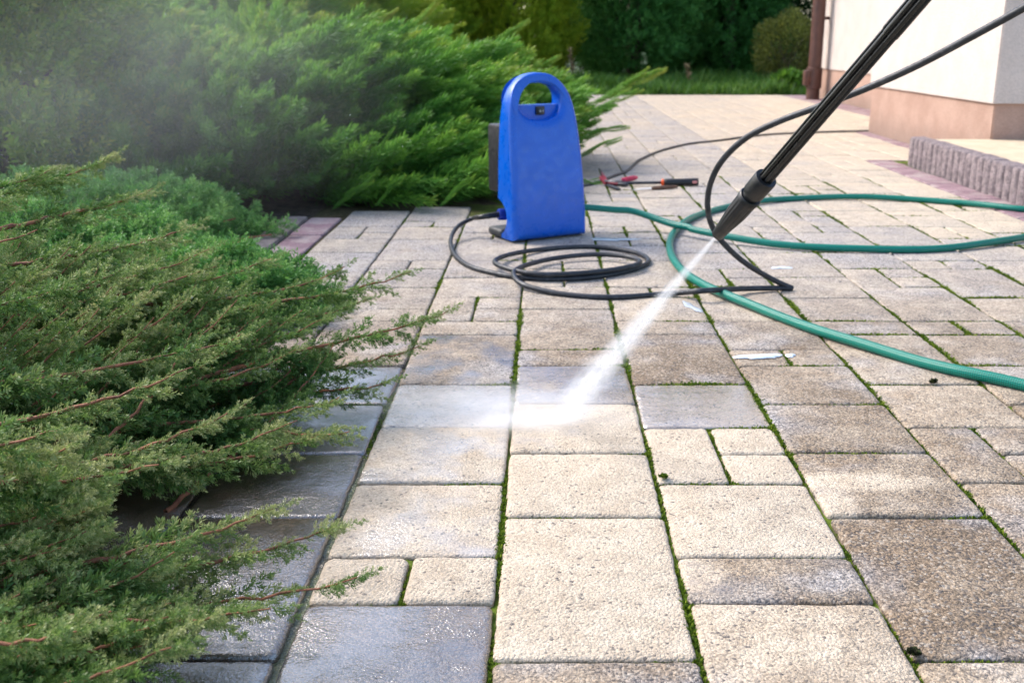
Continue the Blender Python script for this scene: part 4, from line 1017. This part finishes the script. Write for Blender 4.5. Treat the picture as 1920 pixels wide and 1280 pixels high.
# ---- round olive bush, small leafy plant
def leaf_ball(name, label, cat, c, rx, h, num, mat, ll, lw, tint=0.45, upr=0.5):
    B = Blades(); c = np.array(c, dtype=float); n = num
    d = nrm(rng.normal(0, 1, (n, 3))); q = rng.uniform(0.45, 1.03, n) ** 0.6
    l = 1 + 0.10 * (np.sin(d[:, 0] * 7 + 1) + np.sin(d[:, 1] * 8 + d[:, 2] * 6) * 0.7)
    P = c + np.array([0, 0, h * 0.5]) + d * (q * l)[:, None] * np.array([rx, rx, h * 0.5])
    D = nrm(d + np.array([0, 0, upr]) + rng.normal(0, .5, (n, 3))); sd_ = nrm(np.cross(D, rng.normal(0, 1, (n, 3))))
    B.add(P, D, sd_, ll * rng.uniform(.6, 1.3, n), lw * rng.uniform(.7, 1.2, n), np.clip(tint + 0.25 * d[:, 2] * 0 + rng.normal(0, .22, n), 0, 1))
    root = tag(empty(name, tuple(c)), label, cat); B.link("foliage", mat, root, tuple(c))
    tubes_obj("stem", stems_from(c, c + np.array([0, 0, h * 0.3]), rx, rx, h * 0.65, 26, 0.010), M_bark, root, tuple(c)); return root
M_olive = leaf_mat("olive_bush_leaves", [(0, (0.08, 0.09, 0.025)), (0.5, (0.18, 0.20, 0.045)), (1, (0.34, 0.34, 0.08))], 0.35, 0.55, 4.0, 0.2)
M_fresh = leaf_mat("fresh_leaves", [(0, (0.03, 0.10, 0.012)), (1, (0.12, 0.28, 0.03))], 0.4, 0.5, 5.0, 0.3)
leaf_ball("round_bush", "round olive brown bush standing before the dark conifers left of the downpipe", "bush", (3.16, 13.6, 0), 0.42, 0.88, 7000, M_olive, 0.045, 0.010)
leaf_ball("leafy_plant", "small bright green leafy plant at the paving edge below the olive bush", "plant", (2.66, 11.3, 0), 0.17, 0.20, 700, M_fresh, 0.07, 0.022)

# ---- grass strip and dry seed heads
gb = Blades(); n = 30000
gx, gy = rng.uniform(-1.0, 6.0, n), 10.78 + rng.uniform(0, 1, n) ** 1.4 * 4.8
pat = np.sin(gx * 2.3) * np.sin(gy * 1.7) + 0.6 * np.sin(gx * 5.1 + gy * 3.0); hgt = 0.07 + 0.06 * pat + 0.05 * np.sin(gx * 11 + gy * 7) + rng.uniform(-0.03, 0.06, n)
a = rng.uniform(0, 6.28, n); D = nrm(np.stack([np.cos(a) * .45, np.sin(a) * .45, np.ones(n)], -1)); S_ = np.stack([-np.sin(a), np.cos(a), 0 * a], -1)
gb.add(np.stack([gx, gy, np.full(n, -0.06)], -1), D, S_, np.clip(hgt, .05, .3) + 0.06, np.full(n, 0.0065), np.clip(0.4 + 0.28 * np.sin(gx * 3.7 + 1) * np.sin(gy * 2.9) + rng.normal(0, .2, n), 0, 1), 0.15)
M_grass = leaf_mat("strip_grass", [(0, (0.035, 0.105, 0.016)), (0.5, (0.075, 0.20, 0.03)), (1, (0.20, 0.32, 0.06))], 0.35, 0.5, 2.0, 0.25)
tag(gb.link("grass", M_grass), "strip of uncut green grass beyond the far edge of the paving", "grass", kind='stuff')
M_dry = leaf_mat("dry_seed_head", [(0, (0.22, 0.15, 0.09)), (1, (0.42, 0.33, 0.22))], 0.3, 0.8, 5.0, 0.1)
for px, zc, hh_, lab in ((965, 11.6, 0.55, "dry pinkish weed stalk left of the washer handle"), (1070, 12.0, 0.50, "dry pale seed stalk right of the washer handle"), (1290, 11.9, 0.32, "short dry weed stalk at the foot of the dark hedge conifer")):
    b = Vector(((px - CX) / F * zc, zc / CT - 0.1, -0.06)); T_ = Blades(); n = 70
    t = rng.uniform(0.45, 1.0, n); a = rng.uniform(0, 6.28, n); D = nrm(np.stack([np.cos(a), np.sin(a), 0.8 + 0 * a], -1))
    P = np.array(b) + np.stack([0.02 * np.sin(t * 4), 0 * t, t * hh_], -1)
    T_.add(P, D, nrm(np.cross(D, np.array([0, 0, 1.0]))), rng.uniform(.03, .07, n), np.full(n, 0.010), rng.uniform(0, 1, n))
    root = tag(empty("dry_weed", b), lab, "weed"); T_.link("seed_head", M_dry, root, tuple(b))
    tubes_obj("stalk", [(np.array(b) + np.stack([0.02 * np.sin(np.linspace(0, 1, 8) * 4), np.zeros(8), np.linspace(0, 1, 8) * hh_], -1), 0.005)], M_dry, root, tuple(b))

# ================================================================== WATER JET, SPLASH AND MIST
def vol_mat(name, build, color=(0.96, 0.98, 1.0), aniso=0.2):
    n = NT(name); d = build(n)
    v = n.node("ShaderNodeVolumeScatter"); n.put(v.inputs['Color'], color); v.inputs['Anisotropy'].default_value = aniso; n.put(v.inputs['Density'], d)
    n.t.links.new(v.outputs[0], n.out.inputs['Volume']); n.m.cycles.homogeneous_volume = False if hasattr(n.m, 'cycles') and hasattr(n.m.cycles, 'homogeneous_volume') else None
    return n.m
try:
    JT = G(1045, 788, 0.0); JL = (JT - TIP).length; jd = (JT - TIP) / JL; jq = jd.to_track_quat('Z', 'Y')
    R0, R1 = 0.0030, 0.050
    def jet_density(n):
        x, y, z = n.sep(n.obj()); t = n.math('DIVIDE', z, JL)
        rad = n.math('ADD', R0, n.math('MULTIPLY', t, R1 - R0))
        r = n.math('DIVIDE', n.math('SQRT', n.math('ADD', n.math('MULTIPLY', x, x), n.math('MULTIPLY', y, y))), rad)
        core = n.ramp(r, 0.05, 0.95, 1.0, 0.0)
        core = n.math('POWER', core, 2.0)
        cv = n.node("ShaderNodeCombineXYZ"); n.put(cv.inputs[0], n.math('DIVIDE', x, rad)); n.put(cv.inputs[1], n.math('DIVIDE', y, rad)); n.put(cv.inputs[2], n.math('MULTIPLY', t, 4.0))
        stk = n.ramp(n.noise(cv.outputs[0], 4.5, 5, 0.65), 0.34, 0.68, 0.25, 1.55)
        fall = n.math('DIVIDE', 0.0105, n.math('ADD', rad, 0.0008))
        return n.math('MULTIPLY', n.math('MULTIPLY', core, stk), n.math('MULTIPLY', n.math('MULTIPLY', fall, 98.0), n.ramp(t, 0.72, 1.0, 1.0, 0.35)))
    prof = [(0.0, 0.0002)] + [(JL * i / 16, R0 + (R1 - R0) * i / 16) for i in range(17)] + [(JL, 0.0002)]
    jet = lathe("water_jet", prof, (0, 0, 0), (0, 0, 1), vol_mat("jet_spray", jet_density), None, 32)
    jet.location = TIP; jet.rotation_mode = 'QUATERNION'; jet.rotation_quaternion = jq
    tag(jet, "white fan of pressurised water shooting from the lance nozzle onto the slabs", "water jet")
    # fine droplets riding in and around the jet, flung on from where it lands
    n = 1500; t = rng.uniform(0.06, 1.0, n) ** 0.8; rr = (R0 + (R1 - R0) * t) * np.abs(rng.normal(0, 0.55, n)); a = rng.uniform(0, 6.28, n)
    q = np.array(jq.to_matrix()); P = np.array(TIP) + (np.stack([rr * np.cos(a), rr * np.sin(a), t * JL], -1) @ q.T); P = P[P[:, 2] > 0.002]
    dj = drops_mesh("water_drop", P, 0.0005, None); dj['kind'] = 'stuff'; tag(dj, "fine water drops flying in the jet from the lance", "water drops")
    # splash: a low sheet of spray sweeping left over the slabs
    SP = G(880, 795, 0.0)
    bm = bmesh.new(); bmesh.ops.create_uvsphere(bm, u_segments=32, v_segments=16, radius=1.0)
    for v in bm.verts: v.co.z = max(v.co.z, -0.02)
    def splash_density(n):
        x, y, z = n.sep(n.obj())                       # unit half dome, +x towards the jet foot
        r2 = n.math('ADD', n.math('ADD', n.math('MULTIPLY', x, x), n.math('MULTIPLY', y, y)), n.math('MULTIPLY', z, z))
        e = n.ramp(n.math('SQRT', r2), 0.15, 0.98, 1.0, 0.0)
        ns = n.ramp(n.noise(n.vmul(n.obj(), (2.2, 3.5, 1.5)), 1.6, 4, 0.6), 0.32, 0.7, 0.1, 1.4)
        return n.math('MULTIPLY', n.math('MULTIPLY', e, ns), n.math('MULTIPLY', n.ramp(x, -1.0, 0.9, 0.15, 1.0), 22.0))
    sp_ = bm_obj("splash_mist", bm, vol_mat("splash_spray", splash_density), None); sp_.scale = (0.29, 0.13, 0.050); sp_.location = (SP.x + 0.02, SP.y + 0.03, 0.003); sp_.rotation_euler = (0, 0, R(-4))
    tag(sp_, "low white splash mist sweeping left from the foot of the water jet", "splash", kind='stuff')
    bm = bmesh.new(); bmesh.ops.create_uvsphere(bm, u_segments=24, v_segments=12, radius=1.0)
    for v in bm.verts: v.co.z = max(v.co.z, -0.02)
    def foot_density(n):
        x, y, z = n.sep(n.obj()); r2 = n.math('ADD', n.math('ADD', n.math('MULTIPLY', x, x), n.math('MULTIPLY', y, y)), n.math('MULTIPLY', z, z))
        return n.math('MULTIPLY', n.ramp(n.math('SQRT', r2), 0.1, 0.98, 1.0, 0.0), n.ramp(n.noise(n.obj(), 3.0, 4, 0.6), 0.3, 0.7, 10.0, 44.0))
    FT = G(985, 799, 0.0)
    ft = bm_obj("splash_mist", bm, vol_mat("foot_spray", foot_density), None); ft.scale = (0.125, 0.040, 0.024); ft.location = (FT.x, FT.y, 0.003); ft.rotation_euler = (0, 0, R(10))
    tag(ft, "dense white spray where the water jet strikes the slab", "splash", kind='stuff')
    # drifting mist over the junipers
    bm = bmesh.new(); bmesh.ops.create_icosphere(bm, subdivisions=3, radius=1.0)
    def mist_density(n):
        o = n.obj(); L_ = n.node("ShaderNodeVectorMath", operation='LENGTH'); n.put(L_.inputs[0], o)
        e = n.ramp(L_.outputs['Value'], 0.15, 1.0, 1.0, 0.0)
        return n.math('MULTIPLY', e, n.ramp(n.noise(o, 1.7, 3, 0.55), 0.28, 0.75, 0.04, 0.23))
    mi = bm_obj("spray_mist", bm, vol_mat("drifting_mist", mist_density, (0.985, 0.99, 1.0)), None); mi.scale = (0.82, 0.80, 0.50); mi.location = (-1.02, 2.62, 0.48); mi.rotation_euler = (0, 0, R(20))
    tag(mi, "thin mist of spray drifting over the junipers at the left", "mist", kind='stuff')
    n = 420; d = nrm(rng.normal(0, 1, (n, 3))) * (rng.uniform(0, 1, n) ** 0.4)[:, None]; P = d * np.array([0.7, 0.7, 0.4]) + np.array([-0.9, 2.3, 0.5])
    md_ = drops_mesh("water_drop", P[P[:, 2] > 0.12], 0.0008, None); tag(md_, "scattered fine drops hanging in the mist over the junipers", "water drops", kind='stuff')
except Exception as ex:
    import traceback; traceback.print_exc(); raise
